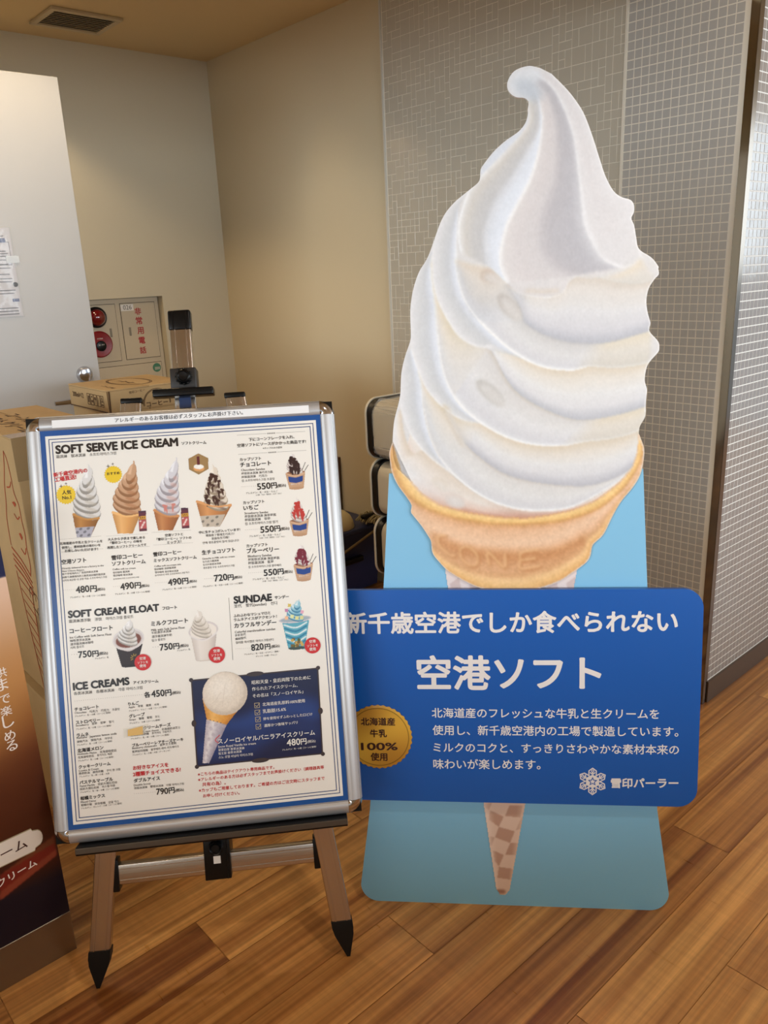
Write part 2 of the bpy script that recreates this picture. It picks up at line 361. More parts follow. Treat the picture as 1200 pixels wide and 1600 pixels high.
 ('アレルゲン：乳', -0.2115, 0.3765, -0.1838, 0.3771, 'g', 0.0),
 ('Milk with Soft Serve Float', -0.0939, 0.4249, -0.0253, 0.4248, 'g', 0.0),
 ('牛奶漂浮冰淇淋', -0.0939, 0.4185, -0.0535, 0.4194, 'g', 0.0),
 ('漂浮霜淇淋牛奶', -0.0937, 0.4106, -0.0528, 0.4114, 'g', 0.0),
 ('밀크 플로트', -0.0943, 0.4028, -0.0661, 0.4038, 'g', 0.0),
 ('アレルゲン：乳', -0.0448, 0.378, -0.0173, 0.3787, 'g', 0.0),
 ('750', -0.2441, 0.3826, -0.2177, 0.3831, 'n', 0.0135),
 ('円', -0.2158, 0.3825, -0.204, 0.3826, 'b', 0.0),
 ('(税込)', -0.2027, 0.3837, -0.185, 0.3841, 'k', 0.0),
 ('・・・', -0.2578, 0.3892, -0.2465, 0.3889, 'g', 0.0),
 ('750', -0.0789, 0.383, -0.0531, 0.3837, 'n', 0.0135),
 ('円', -0.0512, 0.3835, -0.0396, 0.3837, 'b', 0.0),
 ('(税込)', -0.0379, 0.3848, -0.0204, 0.3856, 'k', 0.0),
 ('・・・', -0.0935, 0.3898, -0.082, 0.3899, 'g', 0.0),
 ('SUNDAE', 0.0802, 0.4683, 0.1585, 0.4679, 'h', 0.0),
 ('サンデー', 0.1651, 0.4702, 0.1949, 0.4701, 'b', 0.0),
 ('圣代\u3000聖代(sundae)\u3000선디', 0.0794, 0.4577, 0.1693, 0.4574, 'g', 0.0),
 ('ふわふわなマシュマロと', 0.0768, 0.4393, 0.1539, 0.4397, 'k', 0.0),
 ('ラムネアイスがアクセント！', 0.0769, 0.4307, 0.1667, 0.431, 'k', 0.0),
 ('カラフルサンデー', 0.077, 0.4167, 0.1646, 0.4166, 'b', 0.0),
 ('Colorful marshmallow sundae', 0.0769, 0.4056, 0.1617, 0.4054, 'g', 0.0),
 ('多彩圣代', 0.0769, 0.3983, 0.0995, 0.3992, 'g', 0.0),
 ('繽紛聖代', 0.0771, 0.3908, 0.0997, 0.3919, 'g', 0.0),
 ('컬러풀 마시멜로 아이스크림선디', 0.0771, 0.383, 0.1562, 0.383, 'g', 0.0),
 ('アレルゲン：乳・大豆・ゼラチン・豚肉・', 0.0932, 0.3575, 0.1673, 0.3578, 'g', 0.0),
 ('オレンジ（小麦・りんご）', 0.1166, 0.3514, 0.1609, 0.3513, 'g', 0.0),
 ('820', 0.1091, 0.3656, 0.1344, 0.3667, 'n', 0.0132),
 ('円', 0.1374, 0.3657, 0.1485, 0.366, 'b', 0.0),
 ('(税込)', 0.1506, 0.3666, 0.168, 0.3676, 'k', 0.0),
 ('・・・・・・・・', 0.0765, 0.3714, 0.1056, 0.3706, 'g', 0.0),
 ('ICE CREAMS', -0.2587, 0.3173, -0.1464, 0.3188, 'h', 0.0),
 ('アイスクリーム', -0.1381, 0.3185, -0.0873, 0.3174, 'b', 0.0),
 ('各类冰淇淋\u3000各種冰淇淋\u3000각종 아이스크림', -0.2589, 0.3069, -0.1204, 0.3066, 'g', 0.0),
 ('450', -0.103, 0.2878, -0.0766, 0.2882, 'n', 0.0135),
 ('円', -0.0743, 0.2875, -0.0622, 0.2883, 'b', 0.0),
 ('(税込)', -0.0605, 0.2886, -0.0436, 0.2894, 'k', 0.0),
 ('・・・・・・・・・・・・・・・・・・・・・・・・・・・・・・・・', -0.2582, 0.2934, -0.1225, 0.2938, 'g', 0.0),
 ('各', -0.1174, 0.2879, -0.1054, 0.2885, 'b', 0.0),
 ('チョコレート', -0.2594, 0.2741, -0.211, 0.2755, 'b', 0.0),
 ('ストロベリー', -0.2589, 0.2469, -0.21, 0.2481, 'b', 0.0),
 ('ラムネ', -0.2591, 0.2202, -0.2351, 0.2209, 'b', 0.0),
 ('北海道メロン', -0.2598, 0.188, -0.2075, 0.1901, 'b', 0.0),
 ('クッキークリーム', -0.2595, 0.1547, -0.1957, 0.1558, 'b', 0.0),
 ('パステルマーブル', -0.2601, 0.1227, -0.1933, 0.1234, 'b', 0.0),
 ('柑橘ミックス', -0.2606, 0.0898, -0.2116, 0.0912, 'b', 0.0),
 ('りんご', -0.1512, 0.2748, -0.1297, 0.2756, 'b', 0.0),
 ('グレープ', -0.1514, 0.2491, -0.1195, 0.2507, 'b', 0.0),
 ('クリームチーズ', -0.1239, 0.2224, -0.0687, 0.2243, 'b', 0.0),
 ('ブルーベリーレアチーズケーキ', -0.1495, 0.1888, -0.045, 0.1912, 'b', 0.0),
 ('ダブルアイス', -0.1514, 0.1145, -0.0985, 0.115, 'b', 0.0),
 ('Chocolate\u3000巧克力\u3000巧克力\u3000초콜릿', -0.2598, 0.2681, -0.1696, 0.2673, 'g', 0.0),
 ('アレルゲン：乳・小麦（コーンに使用）', -0.2598, 0.2615, -0.1882, 0.2625, 'g', 0.0),
 ('Strawberry\u3000草莓\u3000草莓\u3000딸기', -0.2593, 0.2408, -0.1833, 0.2418, 'g', 0.0),
 ('アレルゲン：乳・小麦（コーンに使用）', -0.2593, 0.2348, -0.1889, 0.2355, 'g', 0.0),
 ('Ramune · Japanese lemon soda', -0.2595, 0.2149, -0.1791, 0.2165, 'g', 0.0),
 ('弹珠汽水\u3000彈珠汽水\u3000라무네', -0.2595, 0.2081, -0.1891, 0.2095, 'g', 0.0),
 ('アレルゲン：乳・小麦（コーンに使用）', -0.2597, 0.202, -0.1891, 0.2034, 'g', 0.0),
 ('Hokkaido Melon\u3000北海道哈密瓜', -0.2601, 0.1827, -0.1815, 0.1826, 'g', 0.0),
 ('北海道哈密瓜\u3000홋카이도 메론', -0.2599, 0.1758, -0.1907, 0.1767, 'g', 0.0),
 ('アレルゲン：乳・小麦（コーンに使用）', -0.2599, 0.1693, -0.1888, 0.1704, 'g', 0.0),
 ('Cookie & Cream', -0.2599, 0.1487, -0.2201, 0.1493, 'g', 0.0),
 ('曲奇奶油\u3000曲奇奶酪\u3000쿠키 앤 크림', -0.2599, 0.1426, -0.1772, 0.1429, 'g', 0.0),
 ('アレルゲン：乳・卵・小麦・大豆', -0.2599, 0.1365, -0.1994, 0.1374, 'g', 0.0),
 ('Pastel Marble\u3000炫彩大理石花纹', -0.2601, 0.1166, -0.185, 0.1169, 'g', 0.0),
 ('炫彩大理石花紋\u3000파스텔 마블', -0.2603, 0.1103, -0.1897, 0.1108, 'g', 0.0),
 ('アレルゲン：乳・卵・小麦（コーンに使用）', -0.2602, 0.1043, -0.1815, 0.105, 'g', 0.0),
 ('Mixed Citrus', -0.2605, 0.0839, -0.2303, 0.0843, 'g', 0.0),
 ('柑橘什锦\u3000綜合柑橘\u3000감귤 믹스', -0.2605, 0.0771, -0.1842, 0.0773, 'g', 0.0),
 ('アレルゲン：オレンジ・小麦（コーンに使用）', -0.2607, 0.0711, -0.1786, 0.073, 'g', 0.0),
 ('Apple\u3000苹果\u3000蘋果\u3000사과', -0.1512, 0.2684, -0.0895, 0.2686, 'g', 0.0),
 ('アレルゲン：りんご・小麦（コーンに使用）', -0.1514, 0.2619, -0.0736, 0.2636, 'g', 0.0),
 ('Grape\u3000葡萄\u3000葡萄\u3000포도', -0.1519, 0.2423, -0.0894, 0.2435, 'g', 0.0),
 ('アレルゲン：小麦（コーンに使用）', -0.1516, 0.2362, -0.0894, 0.2374, 'g', 0.0),
 ('Cream cheese\u3000北海道奶油芝士', -0.1256, 0.216, -0.0492, 0.2174, 'g', 0.0),
 ('北海道奶油奶酪\u3000홋카이도 크림치즈', -0.151, 0.2105, -0.0677, 0.2112, 'g', 0.0),
 ('アレルゲン：乳・卵・小麦（コーンに使用）', -0.151, 0.2039, -0.0732, 0.2051, 'g', 0.0),
 ('Blueberry cheesecake\u3000蓝莓芝士蛋糕', -0.1499, 0.1828, -0.0595, 0.1848, 'g', 0.0),
 ('藍莓起司蛋糕\u3000블루베리 레어 치즈케이크', -0.1503, 0.1762, -0.0551, 0.1782, 'g', 0.0),
 ('アレルゲン：乳・小麦・大豆（アーモンド）', -0.1503, 0.1701, -0.0741, 0.172, 'g', 0.0),
 ('Double Scoop', -0.1519, 0.1072, -0.1177, 0.108, 'g', 0.0),
 ('双层冰淇淋\u3000雙球冰淇淋\u3000더블 아이스크림', -0.1521, 0.1007, -0.0506, 0.0996, 'g', 0.0),
 ('お好きなアイスを', -0.1512, 0.1409, -0.0794, 0.1407, 'r', 0.0),
 ('2種類チョイスできる!', -0.1521, 0.1275, -0.0551, 0.1278, 'r', 0.0),
 ('790', -0.1074, 0.0848, -0.0839, 0.0847, 'n', 0.0125),
 ('円', -0.0818, 0.0845, -0.0702, 0.085, 'b', 0.0),
 ('(税込)', -0.0685, 0.0855, -0.0513, 0.0861, 'k', 0.0),
 ('・・・・・・・・・・・', -0.1528, 0.0905, -0.1099, 0.0895, 'g', 0.0),
 ('※こちらの商品はテイクアウト専用商品です。', -0.0204, 0.1144, 0.1383, 0.1131, 'q', 0.0),
 ('※アレルギーのある方は必ずスタッフまでお声掛けください（調理器具等', -0.0206, 0.103, 0.2425, 0.1022, 'q', 0.0),
 ('共有の為）。', -0.0129, 0.0917, 0.0353, 0.0909, 'q', 0.0),
 ('※カップもご用意しております。ご希望の方はご注文時にスタッフまで', -0.0208, 0.0804, 0.2422, 0.0786, 'q', 0.0),
 ('お申し付けください。', -0.0131, 0.0685, 0.0624, 0.067, 'q', 0.0),
 ('昭和天皇・皇后両陛下のために', 0.1043, 0.295, 0.2285, 0.2948, 'w', 0.0),
 ('作られたアイスクリーム、', 0.104, 0.2816, 0.1996, 0.2807, 'w', 0.0),
 ('その名は「スノーロイヤル」', 0.1043, 0.2668, 0.2103, 0.2664, 'w', 0.0),
 ('北海道産乳原料100%使用', 0.1233, 0.2474, 0.2124, 0.247, 'w', 0.0),
 ('乳脂肪15.6%', 0.123, 0.2322, 0.1718, 0.2327, 'w', 0.0),
 ('卵を使用せずふわっとした口どけ', 0.1231, 0.2175, 0.2264, 0.2176, 'w', 0.0),
 ('濃厚かつ後味サッパリ', 0.1235, 0.2028, 0.1939, 0.2031, 'w', 0.0),
 ('Snow Royal Vanilla ice cream', 0.0251, 0.1694, 0.1039, 0.1689, 'w', 0.0),
 ('皇家白雪 香草冰淇淋', 0.0252, 0.1621, 0.0793, 0.1609, 'w', 0.0),
 ('雪王家 香草冰淇淋', 0.0249, 0.1542, 0.0731, 0.1545, 'w', 0.0),
 ('스노 로열 바닐라 아이스크림', 0.0249, 0.1463, 0.0956, 0.1463, 'w', 0.0),
 ('アレルゲン：乳・小麦（コーンに使用）', 0.1578, 0.1493, 0.2294, 0.1494, 'w', 0.0),
 ('スノーロイヤルバニラアイスクリーム', 0.0257, 0.1775, 0.2287, 0.1766, 'W', 0.0),
 ('480', 0.1684, 0.1585, 0.1963, 0.1586, 'W', 0.0139),
 ('円', 0.198, 0.1585, 0.2098, 0.1587, 'W', 0.0),
 ('(税込)', 0.2119, 0.1594, 0.2287, 0.1598, 'w', 0.0),
 ('空港', -0.1214, 0.3677, -0.109, 0.3677, 'w2', 0.0),
 ('ソフトを', -0.1263, 0.3599, -0.1052, 0.3599, 'w2', 0.0),
 ('使用', -0.1225, 0.3521, -0.1101, 0.3521, 'w2', 0.0),
 ('空港', 0.0302, 0.3696, 0.0435, 0.3696, 'w2', 0.0),
 ('ソフトを', 0.0251, 0.3613, 0.0474, 0.3613, 'w2', 0.0),
 ('使用', 0.029, 0.3531, 0.0423, 0.3531, 'w2', 0.0),
 ('空港', 0.2311, 0.3715, 0.2446, 0.3715, 'w2', 0.0),
 ('ソフトを', 0.2258, 0.3632, 0.2487, 0.3632, 'w2', 0.0),
 ('使用', 0.2299, 0.3549, 0.2434, 0.3549, 'w2', 0.0),
 ('雪印パーラー', 0.2165, 0.7088, 0.2393, 0.7091, 'w3', 0.0),
 ('雪印パーラー', 0.216, 0.6087, 0.2388, 0.6089, 'w3', 0.0),
 ('雪印パーラー', 0.2189, 0.5128, 0.2408, 0.5129, 'w3', 0.0),
 ('アレルギーのあるお客様は必ずスタッフにお声掛け下さい。', -0.1354, 0.8631, 0.1272, 0.8638, 's', 0.0),
]
BADGES = [('y', -0.2457, 0.7212, 0.019), ('y', -0.1481, 0.7565, 0.0174), ('r', -0.1156, 0.3623, 0.017), ('r', 0.0364, 0.3639, 0.017), ('r', 0.2374, 0.3658, 0.017)]
SPARKLES = [(-0.2542, 0.7391, 0.0045), (-0.2441, 0.7442, 0.0034), (-0.1572, 0.7742, 0.0045), (-0.1476, 0.7784, 0.0034)]
PICTURES = {
 'a': [(-0.1981, 0.7809), (-0.2365, 0.6847), (-0.1755, 0.6803), (-0.2073, 0.668), (-0.2305, 0.6312), (-0.2029, 0.6291), (-0.236, 0.6807), (-0.1815, 0.6687)],
 'b': [(-0.106, 0.7823), (-0.1567, 0.6829), (-0.0938, 0.6783), (-0.1269, 0.6701), (-0.1483, 0.6329), (-0.1172, 0.6306), (-0.1569, 0.6789), (-0.0982, 0.6706)],
 'c': [(-0.0181, 0.7832), (-0.0716, 0.6767), (-0.0147, 0.6726), (-0.0462, 0.6655), (-0.0656, 0.6334), (-0.035, 0.6311), (-0.0723, 0.6781), (-0.0189, 0.6608)],
 'd': [(0.0554, 0.7635), (0.0221, 0.6807), (0.0856, 0.6762), (0.0515, 0.6651), (0.0267, 0.6337), (0.0624, 0.6319), (0.0161, 0.6892), (0.0901, 0.6758)],
 'can1': [(-0.1029, 0.6777), (-0.0873, 0.6771), (-0.0878, 0.6337), (-0.1042, 0.6336)],
 'can2': [(-0.0159, 0.6773), (-0.0006, 0.677), (-0.0006, 0.6331), (-0.0169, 0.6338)],
 'hexa': [(0.0286, 0.7895), (0.0484, 0.778), (0.0473, 0.7545), (0.0258, 0.7438), (0.0064, 0.7565), (0.0072, 0.7796)],
 'cup1': [(0.2212, 0.7769), (0.2062, 0.7343), (0.2487, 0.7341), (0.2437, 0.7017), (0.2124, 0.7011)],
 'cup2': [(0.2251, 0.6811), (0.2074, 0.632), (0.2495, 0.6329), (0.2432, 0.602), (0.2128, 0.6016)],
 'cup3': [(0.2271, 0.5815), (0.2089, 0.5385), (0.2513, 0.539), (0.2442, 0.5056), (0.2145, 0.5054)],
 'f1': [(-0.1361, 0.4535), (-0.1744, 0.4165), (-0.1088, 0.4169), (-0.1288, 0.3538), (-0.1596, 0.3566)],
 'f2': [(0.002, 0.4612), (-0.0188, 0.4179), (0.0435, 0.4202), (0.0301, 0.3567), (-0.0081, 0.3551)],
 'f3': [(0.2148, 0.4653), (0.1696, 0.4248), (0.2396, 0.424), (0.2205, 0.359), (0.1857, 0.3621)],
 'panel': [(-0.0203, 0.3161), (0.2455, 0.3172), (0.2424, 0.1341), (-0.0213, 0.1342)],
 'ball': [(0.0476, 0.2819), (0.0004, 0.285), (0.0949, 0.276)],
 'pcone': [(-0.0002, 0.2763), (0.0927, 0.2659), (0.0472, 0.2162), (0.0052, 0.2321)],
 'psl': [(0.0047, 0.2321), (0.0472, 0.2162), (0.0048, 0.1388), (-0.0099, 0.1403)],
 'checks': [(0.1119, 0.2503), (0.1116, 0.2353), (0.1117, 0.2207), (0.1115, 0.2054)],
 'vline': [(0.0696, 0.4813), (0.0686, 0.3499)],
 'orn': [(0.1108, 0.8221), (0.2551, 0.8212), (0.1105, 0.7815), (0.2543, 0.7808)],
 'tag': [(-0.1558, 0.2255), (-0.1255, 0.2305), (-0.1255, 0.2131), (-0.1567, 0.2123)],
 'stripq': [(-0.2817, 0.8866), (0.2785, 0.8807)],
 'dots': [(-0.2654, 0.6299), (-0.1793, 0.6307), (-0.1711, 0.6296), (-0.0858, 0.6285), (-0.0785, 0.6304), (0.0027, 0.6293)],
}
SERVE = {
 'D': [(-0.1919, 1.2127), (-0.1905, 1.1632), (-0.1791, 1.1029), (-0.1573, 1.052), (-0.1227, 1.0107), (-0.0778, 0.9742), (-0.0277, 0.9489), (0.0323, 0.9358), (0.1019, 0.9379), (0.1461, 0.953), (0.1851, 0.9752), (0.2188, 0.9972), (0.2427, 1.0192), (0.2559, 1.0339)],
 'Dp': [(-0.1382, 1.1494), (-0.1261, 1.1217), (-0.1066, 1.0862), (-0.067, 1.0477), (-0.0174, 1.0149), (0.0472, 0.9966), (0.1212, 0.9873), (0.1702, 0.9905), (0.2187, 1.0072), (0.2559, 1.0339)],
 'C': [(-0.1576, 1.3765), (-0.1585, 1.3286), (-0.1536, 1.2703), (-0.1435, 1.2212), (-0.1253, 1.1813), (-0.1008, 1.1509), (-0.0614, 1.1192), (-0.017, 1.0942), (0.0323, 1.0782), (0.0961, 1.0728), (0.1497, 1.0816), (0.1932, 1.0856), (0.2364, 1.0945), (0.2649, 1.1065)],
 'Cp': [(-0.0551, 1.2889), (-0.0358, 1.2569), (-0.0165, 1.2174), (0.0128, 1.1824), (0.0616, 1.1517), (0.1104, 1.1318), (0.1492, 1.1265), (0.1973, 1.1326), (0.2356, 1.1414), (0.2725, 1.1521)],
 'B': [(-0.1173, 1.4601), (-0.1131, 1.4175), (-0.1005, 1.3791), (-0.0741, 1.34), (-0.0404, 1.3053), (-0.0065, 1.2753), (0.0323, 1.2499), (0.0711, 1.2352), (0.1193, 1.2299), (0.1528, 1.2366), (0.1958, 1.2338), (0.2386, 1.2349), (0.2753, 1.2414)],
 'Bp': [(-0.0108, 1.4087), (0.0107, 1.3702), (0.0227, 1.3318), (0.0612, 1.3056), (0.1092, 1.2892), (0.1571, 1.2833), (0.195, 1.2849), (0.2327, 1.2936), (0.2767, 1.3049)],
 'cap': [(-0.1212, 1.4602), (-0.0875, 1.4494), (-0.0539, 1.4396), (-0.0299, 1.4236), (-0.006, 1.4029), (0.0227, 1.3933), (0.061, 1.3909), (0.0919, 1.3906), (0.1131, 1.4108), (0.132, 1.4161), (0.1744, 1.4116), (0.212, 1.4022), (0.2494, 1.3984), (0.2819, 1.404)],
 'lobe': [(0.132, 1.4161), (0.1556, 1.4114), (0.1791, 1.4119), (0.2117, 1.4193), (0.2394, 1.4334), (0.2531, 1.4466)],
 'AL': [(-0.1671, 1.4716), (-0.1664, 1.4339), (-0.1588, 1.3909), (-0.1447, 1.3569), (-0.1184, 1.3128), (-0.0942, 1.2926), (-0.0698, 1.2831), (-0.0502, 1.2873)],
 'CL': [(-0.2164, 1.3006), (-0.2106, 1.2722), (-0.1989, 1.2375), (-0.1847, 1.2026), (-0.1603, 1.1713), (-0.1308, 1.1457), (-0.1011, 1.1301), (-0.0663, 1.1243)],
 'DL': [(-0.2424, 1.1785), (-0.2314, 1.1342), (-0.217, 1.1012), (-0.1924, 1.0679), (-0.1626, 1.0409), (-0.1276, 1.0169)],
 'gB': [(-0.1666, 1.4716), (-0.1648, 1.4149), (-0.1576, 1.3765)],
 'sh_E': [(-0.0678, 0.9613), (-0.0277, 0.9448), (0.0323, 0.9317), (0.1019, 0.9338), (0.1462, 0.9495), (0.19, 0.9751)],
 'lowE': [(-0.0681, 0.9279), (-0.0379, 0.9213), (0.0223, 0.9185), (0.0722, 0.924), (0.1217, 0.9346), (0.1804, 0.9601)],
 'r1': [(0.0282, 1.7598), (0.0313, 1.7236), (0.0179, 1.699), (-0.0166, 1.6644), (-0.0534, 1.6314), (-0.0867, 1.5978), (-0.1048, 1.5537), (-0.112, 1.5162), (-0.1078, 1.4741)],
 'r1b': [(0.0445, 1.7767), (0.0528, 1.7476), (0.0521, 1.7043), (0.0293, 1.6619), (0.0025, 1.6192), (-0.0325, 1.569), (-0.0524, 1.5173), (-0.0546, 1.4794), (-0.051, 1.4468)],
 'r2': [(0.0256, 1.7993), (0.0463, 1.7731), (0.0578, 1.7293), (0.0541, 1.6788), (0.037, 1.6175), (0.01, 1.5669), (-0.0134, 1.523), (-0.0253, 1.4782), (-0.0274, 1.4478), (-0.0138, 1.4108)],
 'v3': [(0.0482, 1.7944), (0.0727, 1.7607), (0.0881, 1.7023), (0.0885, 1.6221), (0.0754, 1.5711), (0.0602, 1.5309), (0.0642, 1.4743), (0.0875, 1.4429), (0.1225, 1.4206)],
 'r4': [(0.0369, 1.8128), (0.0745, 1.7856), (0.101, 1.7412), (0.1202, 1.686), (0.1303, 1.62), (0.1373, 1.5644), (0.1446, 1.5157), (0.1622, 1.4775), (0.1837, 1.4483), (0.2145, 1.4331)],
 'lobeb': [(0.2145, 1.4331), (0.2411, 1.4365), (0.2522, 1.4511), (0.2459, 1.4813), (0.2337, 1.5228)],
 'capb': [(-0.0294, 1.4364), (-0.0138, 1.4108), (0.0057, 1.3907), (0.0371, 1.3818), (0.0723, 1.3785), (0.0995, 1.3871), (0.111, 1.4077), (0.1264, 1.4185)],
 'wl': [(-0.1816, 0.9011), (-0.1283, 0.877), (-0.0673, 0.8634), (0.0085, 0.8575), (0.0837, 0.8619), (0.1482, 0.887)],
 'wl2': [(-0.1697, 0.8486), (-0.1239, 0.822), (-0.0678, 0.8058), (0.0084, 0.8), (0.084, 0.81), (0.1486, 0.8459)],
 'tipfill': [(0.0282, 1.7605), (0.0369, 1.77), (0.0407, 1.7877), (0.0557, 1.801), (0.0519, 1.819)],
 'LB_a': [(-0.0723, 1.6082), (-0.0959, 1.592), (-0.1249, 1.5697), (-0.1477, 1.5381), (-0.163, 1.4906), (-0.1664, 1.4339), (-0.1588, 1.3909), (-0.1447, 1.3569), (-0.1184, 1.3128), (-0.0942, 1.2926), (-0.0698, 1.2831), (-0.0502, 1.2873)],
 'LB_b': [(-0.1036, 1.5999), (-0.1119, 1.5641), (-0.1152, 1.5138), (-0.1173, 1.4601), (-0.1131, 1.4175), (-0.1005, 1.3791), (-0.0741, 1.34), (-0.0404, 1.3053), (-0.0065, 1.2753), (0.0323, 1.2499)],
 'LC_a': [(-0.1767, 1.4694), (-0.1946, 1.4393), (-0.2074, 1.4049), (-0.2144, 1.3647), (-0.2148, 1.3161), (-0.2164, 1.3006), (-0.2106, 1.2722), (-0.1989, 1.2375), (-0.1847, 1.2026), (-0.1603, 1.1713), (-0.1308, 1.1457), (-0.1011, 1.1301), (-0.0663, 1.1243)],
 'LC_b': [(-0.1619, 1.4816), (-0.1678, 1.4459), (-0.1659, 1.4071), (-0.1576, 1.3765), (-0.1585, 1.3286), (-0.1536, 1.2703), (-0.1435, 1.2212), (-0.1253, 1.1813), (-0.1008, 1.1509), (-0.0614, 1.1192)],
 'LD_a': [(-0.2281, 1.2687), (-0.2371, 1.2342), (-0.2402, 1.1952), (-0.2424, 1.1785), (-0.2314, 1.1342), (-0.217, 1.1012), (-0.1924, 1.0679), (-0.1626, 1.0409), (-0.1276, 1.0169)],
 'LD_b': [(-0.2115, 1.2842), (-0.2027, 1.2506), (-0.1919, 1.2127), (-0.1905, 1.1632), (-0.1791, 1.1029), (-0.1573, 1.052), (-0.1227, 1.0107), (-0.0778, 0.9742), (-0.0277, 0.9489)],
 'LE_a': [(-0.2549, 1.1302), (-0.2593, 1.0946), (-0.2582, 1.0586), (-0.2519, 1.0321), (-0.2417, 1.023), (-0.2193, 0.9996), (-0.1994, 0.9761), (-0.1591, 0.9498), (-0.1136, 0.9357)],
 'LE_b': [(-0.2404, 1.1572), (-0.2335, 1.1023), (-0.2165, 1.0633), (-0.1924, 1.0679), (-0.1626, 1.0409), (-0.1276, 1.0169), (-0.0778, 0.9742), (-0.0377, 0.9532)],
 'OUT_L': [(0.0519, 1.819), (0.0294, 1.8239), (0.003, 1.8167), (-0.0103, 1.7997), (-0.0115, 1.7855), (-0.0047, 1.7743), (0.0067, 1.7672), (0.0199, 1.7657), (0.0282, 1.7605), (0.0301, 1.7543), (0.0282, 1.7436), (0.0286, 1.7346), (0.0237, 1.7186), (0.0103, 1.7031), (-0.0165, 1.6864), (-0.0396, 1.6675), (-0.061, 1.6429), (-0.0661, 1.6339), (-0.0671, 1.6191), (-0.0718, 1.6093), (-0.0946, 1.5926), (-0.1222, 1.5715), (-0.1463, 1.5405), (-0.1744, 1.4719), (-0.1946, 1.4397), (-0.2076, 1.4047), (-0.2145, 1.3643), (-0.2146, 1.3161), (-0.2165, 1.2991), (-0.2281, 1.2678), (-0.2365, 1.2337), (-0.2401, 1.1893), (-0.2458, 1.1646), (-0.2541, 1.1348), (-0.2587, 1.0946), (-0.2586, 1.0591), (-0.2517, 1.0335), (-0.2417, 1.023)],
 'OUT_R': [(0.2569, 1.0957), (0.259, 1.1103), (0.2682, 1.1272), (0.2703, 1.1393), (0.2697, 1.1512), (0.2707, 1.1705), (0.2718, 1.185), (0.2667, 1.2044), (0.2694, 1.2282), (0.2762, 1.2423), (0.2923, 1.2609), (0.2944, 1.2703), (0.2917, 1.2822), (0.2749, 1.3016), (0.2737, 1.3111), (0.2754, 1.3204), (0.2693, 1.3417), (0.2665, 1.3652), (0.2706, 1.3883), (0.2818, 1.4063), (0.2899, 1.4152), (0.2883, 1.4268), (0.2886, 1.4307), (0.2749, 1.4482), (0.2499, 1.4662), (0.2438, 1.4888), (0.2396, 1.5114), (0.2336, 1.5265), (0.2383, 1.5373), (0.238, 1.5521), (0.2311, 1.5617), (0.2121, 1.5688), (0.1968, 1.5817), (0.1814, 1.61), (0.1696, 1.6434), (0.156, 1.6841), (0.1386, 1.7282), (0.1196, 1.7579), (0.1008, 1.7805), (0.0744, 1.8069)],
 'CONE': [(-0.2589, 1.0895), (-0.266, 1.0694), (-0.2664, 1.0541), (-0.2621, 1.0234), (-0.2501, 0.995), (-0.2303, 0.9663), (-0.2214, 0.9507), (-0.2228, 0.9406), (-0.222, 0.9328), (-0.202, 0.9065), (-0.1871, 0.8829), (-0.1806, 0.8697), (-0.1775, 0.8434), (-0.1599, 0.8196), (-0.1447, 0.8036), (-0.1142, 0.7839), (-0.0784, 0.7662), (-0.0324, 0.757), (0.0185, 0.7568), (0.059, 0.7656), (0.0992, 0.7812), (0.1489, 0.8174), (0.1611, 0.8354), (0.1658, 0.8586), (0.1877, 0.8815), (0.2068, 0.922), (0.2234, 0.9521), (0.2471, 0.9819), (0.2611, 1.0067), (0.2677, 1.0363), (0.2686, 1.0635), (0.2619, 1.0833), (0.2569, 1.0957)],
 'RIM_IN': [(-0.2417, 1.023), (-0.2193, 0.9996), (-0.1994, 0.9761), (-0.1591, 0.9498), (-0.1035, 0.9335), (-0.0379, 0.9224), (0.0223, 0.919), (0.0722, 0.9251), (0.1217, 0.9356), (0.1707, 0.9552), (0.2189, 0.9922), (0.245, 1.0241), (0.2554, 1.0586), (0.2558, 1.0857)],
 'RIM_LO': [(-0.2589, 1.0895), (-0.264, 1.049), (-0.2499, 1.0001), (-0.2251, 0.9673), (-0.1899, 0.9425), (-0.129, 0.921), (-0.0632, 0.9082), (-0.0179, 0.9056), (0.0223, 0.9052), (0.0971, 0.9114), (0.1709, 0.9349), (0.2193, 0.9721), (0.2477, 1.0092), (0.2652, 1.0485), (0.2655, 1.0781)],
 'emboss': [[(-0.1436, 0.8798), (-0.1589, 0.8799), (-0.1632, 0.8669), (-0.1517, 0.8485), (-0.134, 0.8352), (-0.1247, 0.8367)], [(-0.103, 0.8559), (-0.1144, 0.8481), (-0.111, 0.8271), (-0.0933, 0.8138), (-0.079, 0.8164), (-0.0778, 0.8347), (-0.0903, 0.8505), (-0.103, 0.8559)], [(-0.0525, 0.8136), (-0.0548, 0.8424), (-0.0195, 0.8081), (-0.0178, 0.8395)], [(0.0538, 0.8467), (0.0186, 0.8407), (0.0145, 0.8236), (0.016, 0.8052), (0.0589, 0.8112)], [(0.016, 0.8236), (0.0488, 0.828)]],
 'pits': [(-0.1583, 0.996, 0.0202, 0.0111, -0.7, (226, 210, 160)), (-0.1285, 0.9596, 0.0213, 0.0152, -0.4, (233, 220, 205)), (-0.0086, 1.3614, 0.0337, 0.0154, -0.85, (216, 210, 203)), (-0.0468, 1.4243, 0.0217, 0.0145, -0.3, (226, 212, 190)), (-0.0485, 1.1866, 0.0383, 0.0147, -0.75, (214, 211, 206)), (-0.1262, 1.1167, 0.0474, 0.006, -1.15, (232, 222, 196)), (-0.1431, 1.1545, 0.011, 0.007, -0.9, (232, 220, 180))],
 'curl': (0.0313, 1.7793, 0.03, 0.018),
}
